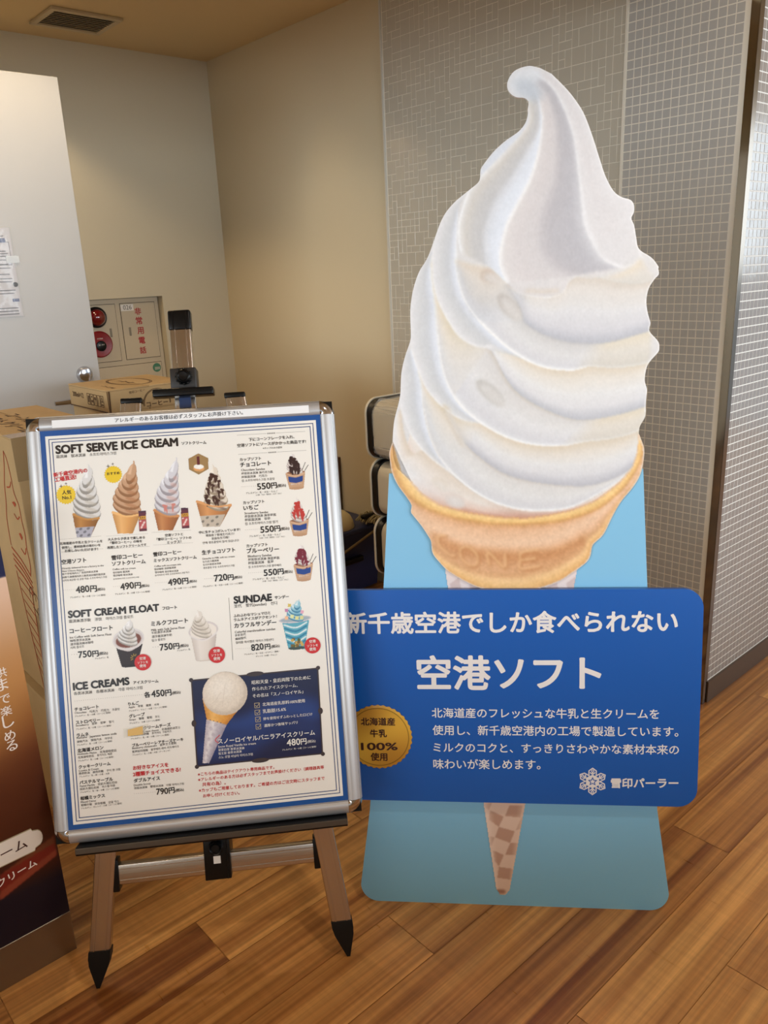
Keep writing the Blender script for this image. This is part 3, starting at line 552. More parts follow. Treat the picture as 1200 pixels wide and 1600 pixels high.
SIGN = {'bot': [(-0.3355, 0.2328), (0.3163, 0.2491), (-0.2868, 0.7844), (0.2821, 0.7815), (-0.3451, 0.0697), (0.3273, 0.0877), (-0.2706, 1.0128), (0.2706, 1.0033)], 'sign': [(0.3937, 0.737), (0.3982, 0.3003), (-0.0068, 0.7629), (-0.0085, 0.2678), (0.3915, 0.7622), (-0.3637, 0.765)], 'medal': [(-0.3073, 0.4229), (-0.2319, 0.424)], 'flake': [(0.1693, 0.3244), (0.1689, 0.3564)]}
SIGN_TEXT = [
 ('新千歳空港でしか食べられない', -0.3744, 0.6652, 0.3428, 0.67, 'H', 0.0),
 ('空港ソフト', -0.215, 0.5371, 0.1835, 0.5399, 'H', 0.0),
 ('北海道産のフレッシュな牛乳と生クリームを', -0.1855, 0.4699, 0.3095, 0.4729, 'P', 0.0),
 ('使用し、新千歳空港内の工場で製造しています。', -0.1845, 0.4288, 0.3516, 0.4326, 'P', 0.0),
 ('ミルクのコクと、すっきりさわやかな素材本来の', -0.1834, 0.3879, 0.3538, 0.3911, 'P', 0.0),
 ('味わいが楽しめます。', -0.1842, 0.3474, 0.0548, 0.3505, 'P', 0.0),
 ('雪印パーラー', 0.2102, 0.3098, 0.3546, 0.313, 'H', 0.0),
 ('北海道産', -0.3459, 0.4505, -0.2691, 0.4511, 'M', 0.0),
 ('牛乳', -0.326, 0.4226, -0.2885, 0.4231, 'M', 0.0),
 ('100%', -0.3472, 0.3911, -0.2653, 0.3925, 'M', 0.0171),
 ('使用', -0.3264, 0.3658, -0.2888, 0.3661, 'M', 0.0),
]
SLEEVE_TOP = [(-0.1531, 0.8182), (0.1371, 0.8162), (0.1247, 0.7433), (-0.144, 0.7441)]
SLEEVE_LOW = [(-0.0742, 0.2663), (0.0256, 0.2687), (-0.0128, 0.0395), (-0.0231, 0.0261), (-0.0364, 0.0272), (-0.0452, 0.0416)]
CHECKS = [[(-0.013, 0.2526), (0.0162, 0.2517), (0.0116, 0.2223), (-0.0231, 0.2256)], [(-0.0577, 0.239), (-0.0262, 0.2238), (-0.0376, 0.1983), (-0.0602, 0.2154)], [(-0.0376, 0.1983), (-0.0016, 0.1883), (-0.0118, 0.1585), (-0.0466, 0.1719)], [(0.0139, 0.2224), (0.0208, 0.2267), (0.0161, 0.1956), (0.0015, 0.191)], [(-0.0118, 0.1585), (0.006, 0.159), (0.0013, 0.1283), (-0.0235, 0.1284)], [(-0.0515, 0.1394), (-0.0266, 0.1283), (-0.0377, 0.0997), (-0.0478, 0.1122)], [(-0.0382, 0.098), (-0.0058, 0.0939), (-0.0105, 0.0663), (-0.0418, 0.0703)], [(-0.0738, 0.257), (-0.053, 0.2575), (-0.0601, 0.2389), (-0.0716, 0.2487)], [(-0.059, 0.1749), (-0.0474, 0.171), (-0.0553, 0.1495), (-0.0602, 0.1545)]]
CAB = {'d1': [(1.7482, 1.3314), (1.9313, 1.3317), (1.9312, 1.0583), (1.7473, 1.0583)], 'd0': [(1.721, 1.3317), (1.7193, 1.0572)], 'low': [(1.6024, 1.0292), (1.9312, 1.0309)], 'lamp': [(1.617, 1.2745), (1.6581, 1.2718)], 'disc': [(1.6165, 1.1456), (1.6782, 1.1402)], 'hand': [(1.683, 1.1959), (1.7837, 1.1943)], 'ch': [(1.8374, 1.2889), (1.8376, 1.2416), (1.8388, 1.1939), (1.84, 1.1459), (1.8395, 1.0962)], 'num': [(1.7589, 1.3055), (1.8063, 1.3058)], 'grn': [(1.9031, 1.0024), (1.9263, 0.9999)]}
PROMO = {'edge': [(0.3931, 0.8913), (0.3908, 0.1054), (0.3961, 0.0005), (0.3959, 0.9417), (0.252, 0.1068)], 'ch': [(0.3575, 0.7117), (0.3547, 0.6819), (0.3554, 0.6503), (0.3554, 0.6216), (0.3558, 0.5953), (0.3562, 0.5687)], 'v': [(0.3567, 0.7064), (0.3547, 0.6788), (0.3539, 0.6503), (0.3526, 0.6234), (0.3525, 0.5974), (0.3504, 0.5687), (0.3502, 0.5446)], 'plate': [(0.2933, 0.3463), (0.3575, 0.3422), (0.3735, 0.3105), (0.3563, 0.29), (0.2838, 0.2913)], 'platet': [(0.2932, 0.3183), (0.3386, 0.3095)], 'rib': [(0.2805, 0.2723), (0.3922, 0.3012), (0.3915, 0.2568), (0.2707, 0.215), (0.274, 0.2342), (0.3922, 0.2689), (0.3921, 0.2844)], 'ribt': [(0.2786, 0.254), (0.3531, 0.2474)], 'navy': [(0.3845, 0.2047), (0.2707, 0.215)]}
FRAMES = {'board': [[0.6091, 1.2756, 0.0], [[0.816, -0.5781, 0.0], [0.169, 0.2386, 0.9563], [-0.5528, -0.7803, 0.2924]]], 'stand': [[1.1975, 0.9578, 0.0], [[0.6804, -0.7328, 0.0], [0.102, 0.0947, 0.9903], [-0.7257, -0.6738, 0.1392]]]}

# ---------------------------------------------------------------- helpers
XC, YD, YA, ZC = 2.331, 1.084, 3.863, 2.467     # tiled wall, its return, alcove back wall, ceiling
def lin(c):
    return tuple((v/255/12.92 if v <= 10.3 else ((v/255+.055)/1.055)**2.4) for v in c)
_mats = {}
def mat(name, rgb, rough=.5, metal=0, coat=0, spec=.5, noise=0, nscale=20, bump=0, bscale=60, aniso=0, alpha=1):
    if name in _mats: return _mats[name]
    m = bpy.data.materials.new(name); m.use_nodes = True; _mats[name] = m
    nt = m.node_tree; p = nt.nodes['Principled BSDF']; c = lin(rgb)
    p.inputs['Base Color'].default_value = (*c, 1); p.inputs['Roughness'].default_value = rough
    p.inputs['Metallic'].default_value = metal; p.inputs['Specular IOR Level'].default_value = spec
    p.inputs['Coat Weight'].default_value = coat; p.inputs['Coat Roughness'].default_value = .06
    if alpha < 1: p.inputs['Alpha'].default_value = alpha
    if noise or bump:
        tc = nt.nodes.new('ShaderNodeTexCoord')
    if noise:
        n = nt.nodes.new('ShaderNodeTexNoise'); n.inputs['Scale'].default_value = nscale; n.inputs['Detail'].default_value = 5
        nt.links.new(tc.outputs['Object'], n.inputs['Vector'])
        r = nt.nodes.new('ShaderNodeValToRGB'); e = r.color_ramp.elements
        e[0].position = .3; e[1].position = .7
        e[0].color = (*[v*(1-noise) for v in c], 1); e[1].color = (*[min(1, v*(1+noise)) for v in c], 1)
        nt.links.new(n.outputs['Fac'], r.inputs['Fac']); nt.links.new(r.outputs['Color'], p.inputs['Base Color'])
    if bump:
        n = nt.nodes.new('ShaderNodeTexNoise'); n.inputs['Scale'].default_value = bscale; n.inputs['Detail'].default_value = 3
        nt.links.new(tc.outputs['Object'], n.inputs['Vector'])
        b = nt.nodes.new('ShaderNodeBump'); b.inputs['Strength'].default_value = bump; b.inputs['Distance'].default_value = .004
        nt.links.new(n.outputs['Fac'], b.inputs['Height']); nt.links.new(b.outputs['Normal'], p.inputs['Normal'])
    return m
def brushed(name, rgb, rough=.3, axis=1, metal=1):
    m = mat(name, rgb, rough, metal)
    nt = m.node_tree; p = nt.nodes['Principled BSDF']
    tc = nt.nodes.new('ShaderNodeTexCoord'); mp = nt.nodes.new('ShaderNodeMapping')
    s = [420, 420, 420]; s[axis] = 4; mp.inputs['Scale'].default_value = s
    n = nt.nodes.new('ShaderNodeTexNoise'); n.inputs['Scale'].default_value = 1; n.inputs['Detail'].default_value = 2
    nt.links.new(tc.outputs['Object'], mp.inputs['Vector']); nt.links.new(mp.outputs['Vector'], n.inputs['Vector'])
    b = nt.nodes.new('ShaderNodeBump'); b.inputs['Strength'].default_value = .12; b.inputs['Distance'].default_value = .001
    nt.links.new(n.outputs['Fac'], b.inputs['Height']); nt.links.new(b.outputs['Normal'], p.inputs['Normal'])
    return m
def ink(name='print_ink', rough=.35, coat=0):
    if name in _mats: return _mats[name]
    m = bpy.data.materials.new(name); m.use_nodes = True; _mats[name] = m
    nt = m.node_tree; p = nt.nodes['Principled BSDF']; p.inputs['Roughness'].default_value = rough
    p.inputs['Coat Weight'].default_value = coat; p.inputs['Coat Roughness'].default_value = .08
    a = nt.nodes.new('ShaderNodeAttribute'); a.attribute_name = 'ink'
    nt.links.new(a.outputs['Color'], p.inputs['Base Color'])
    return m

class MB:
    def __init__(self): self.v = []; self.f = []; self.mi = []; self.cur = 0
    def add(self, v, f, mi=None):
        o = len(self.v); self.v += [tuple(map(float, q)) for q in v]
        self.f += [tuple(i+o for i in q) for q in f]; self.mi += [self.cur if mi is None else mi]*len(f); return self
    def box(self, a, b, bev=0, rot=None):
        bm = bmesh.new(); bmesh.ops.create_cube(bm, size=1)
        c = [(p+q)/2 for p, q in zip(a, b)]; s = [abs(q-p) for p, q in zip(a, b)]
        bmesh.ops.scale(bm, vec=s, verts=bm.verts)
        if bev: bmesh.ops.bevel(bm, geom=list(bm.edges), offset=min(bev, min(s)*.49), segments=3, profile=.5, affect='EDGES')
        if rot is not None: bmesh.ops.transform(bm, matrix=rot, verts=bm.verts)
        bmesh.ops.translate(bm, vec=c, verts=bm.verts)
        self.bm(bm); return self
    def bm(self, bm):
        bm.verts.index_update(); self.add([v.co for v in bm.verts], [[v.index for v in f.verts] for f in bm.faces]); bm.free()
    def prism(self, poly, z0, z1, axis='z'):
        n = len(poly)
        mk = {'z': lambda p, z: (p[0], p[1], z), 'y': lambda p, z: (p[0], z, p[1]), 'x': lambda p, z: (z, p[0], p[1])}[axis]
        a = sum(poly[i-1][0]*poly[i][1]-poly[i][0]*poly[i-1][1] for i in range(n))
        if (a < 0) != (axis == 'y'): poly = poly[::-1]
        v = [mk(p, z0) for p in poly]+[mk(p, z1) for p in poly]
        f = [tuple(range(n))[::-1], tuple(range(n, 2*n))]+[(i, (i+1) % n, n+(i+1) % n, n+i) for i in range(n)]
        return self.add(v, f)
    def tube(self, pts, r, seg=10, caps=True):
        P = [Vector(p) for p in pts]; n = len(P); rr = r if isinstance(r, (list, tuple)) else [r]*n
        v = []; up = None
        for i in range(n):
            d = (P[min(i+1, n-1)]-P[max(i-1, 0)]).normalized()
            if up is None: up = d.orthogonal().normalized()
            up = (up-d*up.dot(d)).normalized(); s = d.cross(up)
            v += [P[i]+(up*math.cos(t)+s*math.sin(t))*rr[i] for t in [2*math.pi*k/seg for k in range(seg)]]
        f = [(i*seg+k, i*seg+(k+1) % seg, (i+1)*seg+(k+1) % seg, (i+1)*seg+k) for i in range(n-1) for k in range(seg)]
        if caps: f += [tuple(range(seg))[::-1], tuple(range((n-1)*seg, n*seg))]
        return self.add(v, f)
    def lathe(self, prof, c=(0, 0, 0), axis='z', seg=32):
        """prof = (radius, height) pairs turned about axis through c"""
        v = []; f = []; n = len(prof)
        for r, h in prof:
            for k in range(seg):
                t = 2*math.pi*k/seg; x, y = r*math.cos(t), r*math.sin(t)
                q = {'z': (x, y, h), 'y': (x, h, -y), 'x': (h, x, y)}[axis]
                v.append((q[0]+c[0], q[1]+c[1], q[2]+c[2]))
        for i in range(n-1):
            for k in range(seg): f.append((i*seg+k, i*seg+(k+1) % seg, (i+1)*seg+(k+1) % seg, (i+1)*seg+k))
        f += [tuple(range(seg))[::-1], tuple(range((n-1)*seg, n*seg))]
        return self.add(v, f)
    def build(self, name, m, parent=None, smooth=False, **kw):
        me = bpy.data.meshes.new(name); me.from_pydata(self.v, [], self.f); me.validate()
        for q in (m if isinstance(m, (list, tuple)) else [m]): me.materials.append(q)
        if isinstance(m, (list, tuple)) and len(me.polygons) == len(self.mi): me.polygons.foreach_set('material_index', self.mi)
        if smooth:
            me.polygons.foreach_set('use_smooth', [True]*len(me.polygons))
            try: me.set_sharp_from_angle(angle=math.radians(smooth if smooth is not True else 40))
            except Exception: pass
        o = bpy.data.objects.new(name, me); COL.objects.link(o)
        if parent: o.parent = parent
        for k, q in kw.items(): o[k] = q
        return o
def thing(name, label, cat, loc=(0, 0, 0), axes=None, group=None):
    o = bpy.data.objects.new(name, None); COL.objects.link(o); o.empty_display_size = .05
    M = Matrix.Translation(loc)
    if axes: M = M @ Matrix([[axes[j][i] for j in range(3)] for i in range(3)]).to_4x4()
    o.matrix_world = M; o['label'] = label; o['category'] = cat
    if group: o['group'] = group
    return o
def struct(o): o['kind'] = 'structure'; return o
def rrect(x0, y0, x1, y1, r, seg=8, corners=(1, 1, 1, 1)):
    out = []
    for (cx, cy, a, on) in ((x1-r, y1-r, 0, corners[0]), (x0+r, y1-r, 90, corners[1]), (x0+r, y0+r, 180, corners[2]), (x1-r, y0+r, 270, corners[3])):
        if on: out += [(cx+r*math.cos(math.radians(a+90*k/seg)), cy+r*math.sin(math.radians(a+90*k/seg))) for k in range(seg+1)]
        else: out.append(((x1 if a in (0, 270) else x0), (y1 if a in (0, 90) else y0)))
    return out

# lettering: glyph outlines of Blender's own font, filled and scaled to the measured line
_glyph = {}
def glyphs(s, res=2):
    if (s, res) not in _glyph:
        cu = bpy.data.curves.new('lettering', 'FONT'); cu.body = s; cu.size = 1; cu.resolution_u = res
        o = bpy.data.objects.new('lettering', cu); COL.objects.link(o)
        me = bpy.data.meshes.new_from_object(o.evaluated_get(bpy.context.evaluated_depsgraph_get()))
        v = np.array([q.co[:2] for q in me.vertices]) if len(me.vertices) else np.zeros((0, 2))
        f = [tuple(p.vertices) for p in me.polygons]
        bpy.data.objects.remove(o); bpy.data.curves.remove(cu); bpy.data.meshes.remove(me)
        _glyph[(s, res)] = (v, f)
    return _glyph[(s, res)]
def write(mb, s, x0, y0, x1, y1, z, bold=0, height=0, res=2, mapf=None, nrm=(0, -1, 0)):
    v, f = glyphs(s, res)
    if not len(v): return
    lo, hi = v.min(0), v.max(0)
    base = 0 if (any(c in s for c in 'gjpqy') and s.isascii()) else lo[1]
    L = math.hypot(x1-x0, y1-y0); sx = L/(hi[0]-lo[0]); sy = height/(hi[1]-lo[1]) if height else sx
    if '・・' in s: sy = sx; base = lo[1]-.25
    c, sn = (x1-x0)/L, (y1-y0)/L
    n = 8 if bold > .02 else 4 if bold > .012 else 2
    offs = [(0, 0)] if not bold else [(bold*math.cos(2*math.pi*k/n), bold*math.sin(2*math.pi*k/n)) for k in range(n)]
    for k, (ox, oy) in enumerate(offs):
        X = (v[:, 0]-lo[0]+ox)*sx; Y = (v[:, 1]-base+oy)*sy
        px, py = x0+X*c-Y*sn, y0+X*sn+Y*c
        q = np.c_[px, py, np.full(len(px), z+k*2.5e-5)]
        mb.add([tuple(c+k*2.5e-5*m for c, m in zip(mapf(t), nrm)) for t in q] if mapf else q, f)

def ink_mesh(name, V, F, colors, parent, m=None):
    me = bpy.data.meshes.new(name); me.from_pydata([tuple(map(float, v)) for v in V], [], F)
    at = me.color_attributes.new('ink', 'FLOAT_COLOR', 'POINT')
    c = np.ones((len(V), 4), np.float32); c[:, :3] = colors; at.data.foreach_set('color', c.ravel())
    me.materials.append(m or ink())
    o = bpy.data.objects.new(name, me); COL.objects.link(o); o.parent = parent
    return o
def canvas_mesh(name, cv, z, parent, m=None, mapf=None):
    """the marked part of a canvas as a fine flat mesh"""
    ok = cv.m > .5
    cell = ok[:-1, :-1] & ok[1:, :-1] & ok[:-1, 1:] & ok[1:, 1:]
    idx = -np.ones((cv.h, cv.w), int); use = np.zeros((cv.h, cv.w), bool)
    for a, b in ((0, 0), (1, 0), (0, 1), (1, 1)): use[a:a+cell.shape[0], b:b+cell.shape[1]] |= cell
    J, I = np.nonzero(use); idx[J, I] = np.arange(len(J))
    V = np.c_[cv.x0+I*cv.res, cv.y0+J*cv.res, np.full(len(I), z)]
    j, i = np.nonzero(cell)
    F = np.c_[idx[j, i], idx[j, i+1], idx[j+1, i+1], idx[j+1, i]].tolist()
    if mapf: V = [mapf(v) for v in V]
    return ink_mesh(name, V, F, cv.linear()[J, I], parent, m)
def cut_print(name, cv, outline, z, thick, parent, step, edge_rgb=(240, 240, 240)):
    """a printed board cut to an outline: inked face, pale cut edge, back"""
    p = np.array(outline); n0 = len(p)
    q = []
    for i in range(n0):
        a, b = p[i], p[(i+1) % n0]; k = max(1, int(np.hypot(*(b-a))/step))
        q += [a+(b-a)*t/k for t in range(k)]
    q = np.array(q); keep = [0]
    for i in range(1, len(q)):
        if np.hypot(*(q[i]-q[keep[-1]])) > step*.3: keep.append(i)
    q = q[keep]; n = len(q)
    X, Y = np.meshgrid(np.arange(q[:, 0].min(), q[:, 0].max(), step), np.arange(q[:, 1].min(), q[:, 1].max(), step))
    tmp = Canvas(q[:, 0].min()-.01, q[:, 1].min()-.01, q[:, 0].max()+.01, q[:, 1].max()+.01, step)
    near = blur(tmp.inside(q).astype(float), .8)
    gx, gy = tmp.px(np.c_[X.ravel(), Y.ravel()])
    g = np.c_[X.ravel(), Y.ravel()][near[np.rint(gy).astype(int), np.rint(gx).astype(int)] > .93]
    pts = np.vstack([q, g])
    r = delaunay_2d_cdt([Vector((a, b)) for a, b in pts], [], [list(range(n))], 1, 1e-7)
    V2 = np.array([v[:] for v in r[0]]); F = [tuple(f) for f in r[2]]
    cols = cv.sample(V2); N = len(V2)
    V = [(a, b, z) for a, b in V2]+[(a, b, z) for a, b in q]+[(a, b, z-thick) for a, b in q]
    e = np.tile(np.array(lin(edge_rgb)), (2*n, 1))
    sgn = sum(q[i-1][0]*q[i][1]-q[i][0]*q[i-1][1] for i in range(n)) > 0
    for i in range(n):
        j = (i+1) % n; f = (N+i, N+n+i, N+n+j, N+j); F.append(f if sgn else f[::-1])
    bk = tuple(range(N+n, N+2*n)); F.append(bk[::-1] if sgn else bk)
    return ink_mesh(name, V, F, np.vstack([cols, e]), parent)

# ---------------------------------------------------------------- shared materials
M_wall = mat('cream_wall_paint', (212, 204, 182), .75, bump=.08, bscale=180)
M_ceil = mat('ceiling_paint', (214, 192, 150), .85)
M_door = mat('grey_door_paint', (206, 208, 210), .4, noise=.015, nscale=6)
M_black = mat('black_plastic', (9, 9, 10), .3, spec=.3)
M_rubber = mat('black_rubber', (14, 13, 13), .6, spec=.3)
M_alu = brushed('brushed_aluminium', (196, 190, 184), .25)
M_alux = brushed('brushed_aluminium_rail', (196, 190, 184), .25, 0)
M_chrome = mat('chrome', (200, 200, 205), .12, 1)
M_steel = mat('stainless_steel', (150, 146, 140), .08, 1)
M_kraft = mat('kraft_cardboard', (192, 162, 116), .8, noise=.06, nscale=9)
M_kraftink = mat('brown_carton_ink', (92, 66, 40), .8)
M_redink = mat('red_carton_ink', (176, 78, 44), .8)
M_blackink = mat('black_print_ink', (24, 20, 20), .4)
M_white = mat('white_print', (238, 236, 232), .4)

# ---------------------------------------------------------------- the room
# floor: boards run along x, 150 mm wide
mb = MB(); mb.add([(-6, -7, -.0015), (7, -7, -.0015), (7, 4.2, -.0015), (-6, 4.2, -.0015)], [(0, 1, 2, 3)])
cols = [(.02, .012, .006)]*4
fixed = {4: [.63-.91, .63, 1.54], 0: [.80-.91, .80, 1.705, 2.615], -2: [.475, 1.385, 2.295], 5: [.23, 1.14], -1: [.15, 1.06, 1.97]}
rr = random.Random(5)
for k in range(-51, 24):
    y0 = .694+.15*k
    if y0 > 4.2: break
    xs = []
    x = -6.3+rr.random()*.9
    while x < 7: xs.append(x); x += .91
    if k in fixed:
        sh = (fixed[k][0]-xs[0]) % .91; xs = [q+sh for q in xs]
    for a in xs:
        b = min(a+.91, 7); a = max(a, -6)
        if b-a < .02: continue
        g = .0007; c = (rr.random(), rr.random(), rr.random())
        mb.add([(a+g, y0+g, 0), (b-g, y0+g, 0), (b-g, y0+.15-g, 0), (a+g, y0+.15-g, 0)], [(0, 1, 2, 3)]); cols += [c]*4
fl = mb.build('floor', mat('floor_boards', (170, 115, 64), .3), None); struct(fl)
at = fl.data.color_attributes.new('board', 'FLOAT_COLOR', 'POINT')
at.data.foreach_set('color', np.c_[np.array(cols), np.ones(len(cols))].astype(np.float32).ravel())
nt = _mats['floor_boards'].node_tree; P = nt.nodes['Principled BSDF']
def node(t, **kw):
    n = nt.nodes.new(t)
    for k, v in kw.items(): n.inputs[k].default_value = v
    return n
A = node('ShaderNodeAttribute'); A.attribute_name = 'board'
tc = node('ShaderNodeTexCoord'); sep = node('ShaderNodeSeparateColor'); nt.links.new(A.outputs['Color'], sep.inputs['Color'])
sh = node('ShaderNodeVectorMath'); sh.operation = 'MULTIPLY_ADD'; nt.links.new(A.outputs['Color'], sh.inputs[0])
sh.inputs[1].default_value = (17, 23, 0); nt.links.new(tc.outputs['Object'], sh.inputs[2])
def grain(sx, sy, scale, det, dist=0):
    mp = node('ShaderNodeMapping'); mp.inputs['Scale'].default_value = (sx, sy, 1); nt.links.new(sh.outputs[0], mp.inputs['Vector'])
    n = node('ShaderNodeTexNoise', Scale=scale, Detail=det, Distortion=dist); nt.links.new(mp.outputs[0], n.inputs['Vector']); return n
g1 = grain(.5, 20, 1.2, 5, .6); g2 = grain(2.2, 110, 1, 5, .3); g3 = grain(70, 9, 1, 2)
r1 = node('ShaderNodeValToRGB'); e = r1.color_ramp.elements
e[0].position = .30; e[0].color = (*lin((128, 74, 34)), 1); e[1].position = .72; e[1].color = (*lin((224, 166, 96)), 1)
q = r1.color_ramp.elements.new(.5); q.color = (*lin((186, 128, 68)), 1)
add = node('ShaderNodeMath'); add.operation = 'MULTIPLY_ADD'; nt.links.new(sep.outputs[0], add.inputs[0]); add.inputs[1].default_value = .18; nt.links.new(g1.outputs['Fac'], add.inputs[2])
sub = node('ShaderNodeMath'); sub.operation = 'SUBTRACT'; nt.links.new(add.outputs[0], sub.inputs[0]); sub.inputs[1].default_value = .09
nt.links.new(sub.outputs[0], r1.inputs['Fac'])
def mult(col, fac, lo, hi):
    mr = node('ShaderNodeMapRange'); mr.inputs['From Min'].default_value = .3; mr.inputs['From Max'].default_value = .7
    mr.inputs['To Min'].default_value = lo; mr.inputs['To Max'].default_value = hi; nt.links.new(fac, mr.inputs['Value'])
    mx = node('ShaderNodeVectorMath'); mx.operation = 'SCALE'; nt.links.new(col, mx.inputs[0]); nt.links.new(mr.outputs[0], mx.inputs['Scale']); return mx.outputs[0]
c2 = mult(r1.outputs['Color'], g2.outputs['Fac'], .74, 1.18); c3 = mult(c2, g3.outputs['Fac'], .95, 1.06)
nt.links.new(c3, P.inputs['Base Color']); P.inputs['Specular IOR Level'].default_value = .45
rg = node('ShaderNodeMapRange'); rg.inputs['To Min'].default_value = .22; rg.inputs['To Max'].default_value = .42; nt.links.new(g3.outputs['Fac'], rg.inputs['Value']); nt.links.new(rg.outputs[0], P.inputs['Roughness'])

mb = MB(); mb.add([(-6, -3.5, ZC), (7, -3.5, ZC), (7, 4.2, ZC), (-6, 4.2, ZC)], [(3, 2, 1, 0)]); struct(mb.build('ceiling', M_ceil))
# alcove back wall with the recess for the alarm cabinet
rx0, rx1, rz0, rz1 = 1.22, 1.957, .35, 1.359
mb = MB(); xs = [-3, rx0, rx1, XC+.012]; zs = [0, rz0, rz1, ZC]
for i in range(3):
    for k in range(3):
        if (i, k) != (1, 1): mb.add([(xs[i], YA, zs[k]), (xs[i+1], YA, zs[k]), (xs[i+1], YA, zs[k+1]), (xs[i], YA, zs[k+1])], [(0, 1, 2, 3)])
d = .06
for (a, b) in (((rx0, rz0), (rx0, rz1)), ((rx0, rz1), (rx1, rz1)), ((rx1, rz1), (rx1, rz0)), ((rx1, rz0), (rx0, rz0))):
    mb.add([(a[0], YA, a[1]), (b[0], YA, b[1]), (b[0], YA+d, b[1]), (a[0], YA+d, a[1])], [(0, 1, 2, 3)])
mb.add([(rx0, YA+d, rz0), (rx1, YA+d, rz0), (rx1, YA+d, rz1), (rx0, YA+d, rz1)], [(0, 1, 2, 3)])
struct(mb.build('wall_back', M_wall))
XB = XC+.012
mb = MB(); mb.add([(XB, 2.55, 0), (XB, YA, 0), (XB, YA, ZC), (XB, 2.55, ZC)], [(0, 1, 2, 3)]); struct(mb.build('wall_alcove', mat('alcove_wall_tone', (211, 198, 168), .75, bump=.08, bscale=180)))  # slightly warmer tone than the back wall

M_grout = mat('pale_grout', (244, 243, 238), .8)
M_grout2 = mat('beige_grout', (228, 222, 208), .8)
M_tileA = mat('grey_mosaic_tile', (180, 178, 174), .22, noise=.03, nscale=3)
M_tileB = mat('taupe_mosaic_tile', (190, 184, 170), .12, noise=.03, nscale=3)
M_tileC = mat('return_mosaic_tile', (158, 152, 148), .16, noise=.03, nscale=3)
def tiles(mb, cells, mapf, g, t, ch, tilt=0, mi=1):
    rnd = random.Random(3)
    for (a0, b0, a1, b1) in cells:
        a0 += g; b0 += g; a1 -= g; b1 -= g
        lo = [(a0, b0, 0), (a1, b0, 0), (a1, b1, 0), (a0, b1, 0)]; h = [t+rnd.uniform(-tilt, tilt) for _ in range(4)]
        hi = [(a0+ch, b0+ch, h[0]), (a1-ch, b0+ch, h[1]), (a1-ch, b1-ch, h[2]), (a0+ch, b1-ch, h[3])]
        mb.add([mapf(*q) for q in lo+hi], [(4, 5, 6, 7), (0, 1, 5, 4), (1, 2, 6, 5), (2, 3, 7, 6), (3, 0, 4, 7)], mi)
mapC = lambda a, b, h: (XC-h, a, b)          # a = y, b = z; note mirrored orientation is fixed below
mapD = lambda a, b, h: (a, YD-h, b)
T0, T1, T2 = 2.545, 1.478, 1.10
s = .025; ny, nz = int((T0-T1)/s), int(ZC/s)
occ = np.zeros((ny+1, nz+1), bool); cells = []; rnd = random.Random(11)
for k in range(nz+1):
    for i in range(ny+1):
        if occ[i, k]: continue
        opts = [(2, 2), (2, 2), (1, 2), (1, 2), (2, 1), (1, 1), (1, 1)]; rnd.shuffle(opts); opts.append((1, 1))
        for w, h in opts:
            if i+w <= ny+1 and k+h <= nz+1 and not occ[i:i+w, k:k+h].any(): break
        occ[i:i+w, k:k+h] = True
        cells.append((max(T0-(i+w)*s, T1+.004), k*s, T0-i*s, min((k+h)*s, ZC)))
flip = lambda c: [(q[0], q[1], q[2], q[3]) for q in c]
mb = MB(); mb.cur = 0
mb.add([mapC(T2, 0, 0), mapC(2.556, 0, 0), mapC(2.556, ZC, 0), mapC(T2, ZC, 0)], [(0, 1, 2, 3)], 0)
mb.add([mapC(2.556, 0, 0), (XB+.002, 2.556, 0), (XB+.002, 2.556, ZC), mapC(2.556, ZC, 0)], [(0, 1, 2, 3)], 0)
tiles(mb, [c for c in cells if c[2]-c[0] > .006], mapC, .0009, .0010, .0006, .0003, 1)
gc = [(T1-.006-(i+1)*s, k*s, T1-.006-i*s, min((k+1)*s, ZC)) for i in range(15) for k in range(nz+1)]
gc = [c for c in gc if c[0] > T2+.0]
tiles(mb, gc, mapC, .0014, .0009, .0005, .0001, 2)
mb.cur = 0; mb.box((XC-.003, T1-.005, 0), (XC+.001, T1+.001, ZC))
wr = struct(mb.build('wall_right', [M_grout2, M_tileB, M_tileA]))
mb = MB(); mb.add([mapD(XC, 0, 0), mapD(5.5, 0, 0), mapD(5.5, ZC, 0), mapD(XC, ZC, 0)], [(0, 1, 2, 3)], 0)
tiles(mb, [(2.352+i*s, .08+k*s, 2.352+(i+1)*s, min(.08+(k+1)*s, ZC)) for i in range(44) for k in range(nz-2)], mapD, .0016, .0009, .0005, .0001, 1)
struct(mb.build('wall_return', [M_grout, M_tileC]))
for o in (wr, bpy.data.objects['wall_return']):
    bm = bmesh.new(); bm.from_mesh(o.data); bmesh.ops.recalc_face_normals(bm, faces=bm.faces); bm.to_mesh(o.data); bm.free()
# added low wall, out of view, keeps window light off floor and stand base
mb = MB(); mb.box((-1.7, -3.0, 0), (-1.6, 2.6, .86)); mb.box((-1.7, -1.5, 0), (3.6, -1.4, .86)); struct(mb.build('wall_low_added', M_wall))
# added beams, out of view, that shade the upper alcove walls
mb = MB(); mb.box((-3.0, 1.22, 2.14), (XC, 1.32, ZC)); struct(mb.build('trim_added_5', M_ceil))
mb = MB(); mb.box((-.40, -3.0, 2.02), (-.30, 2.93, ZC)); struct(mb.build('trim_added_6', M_ceil))
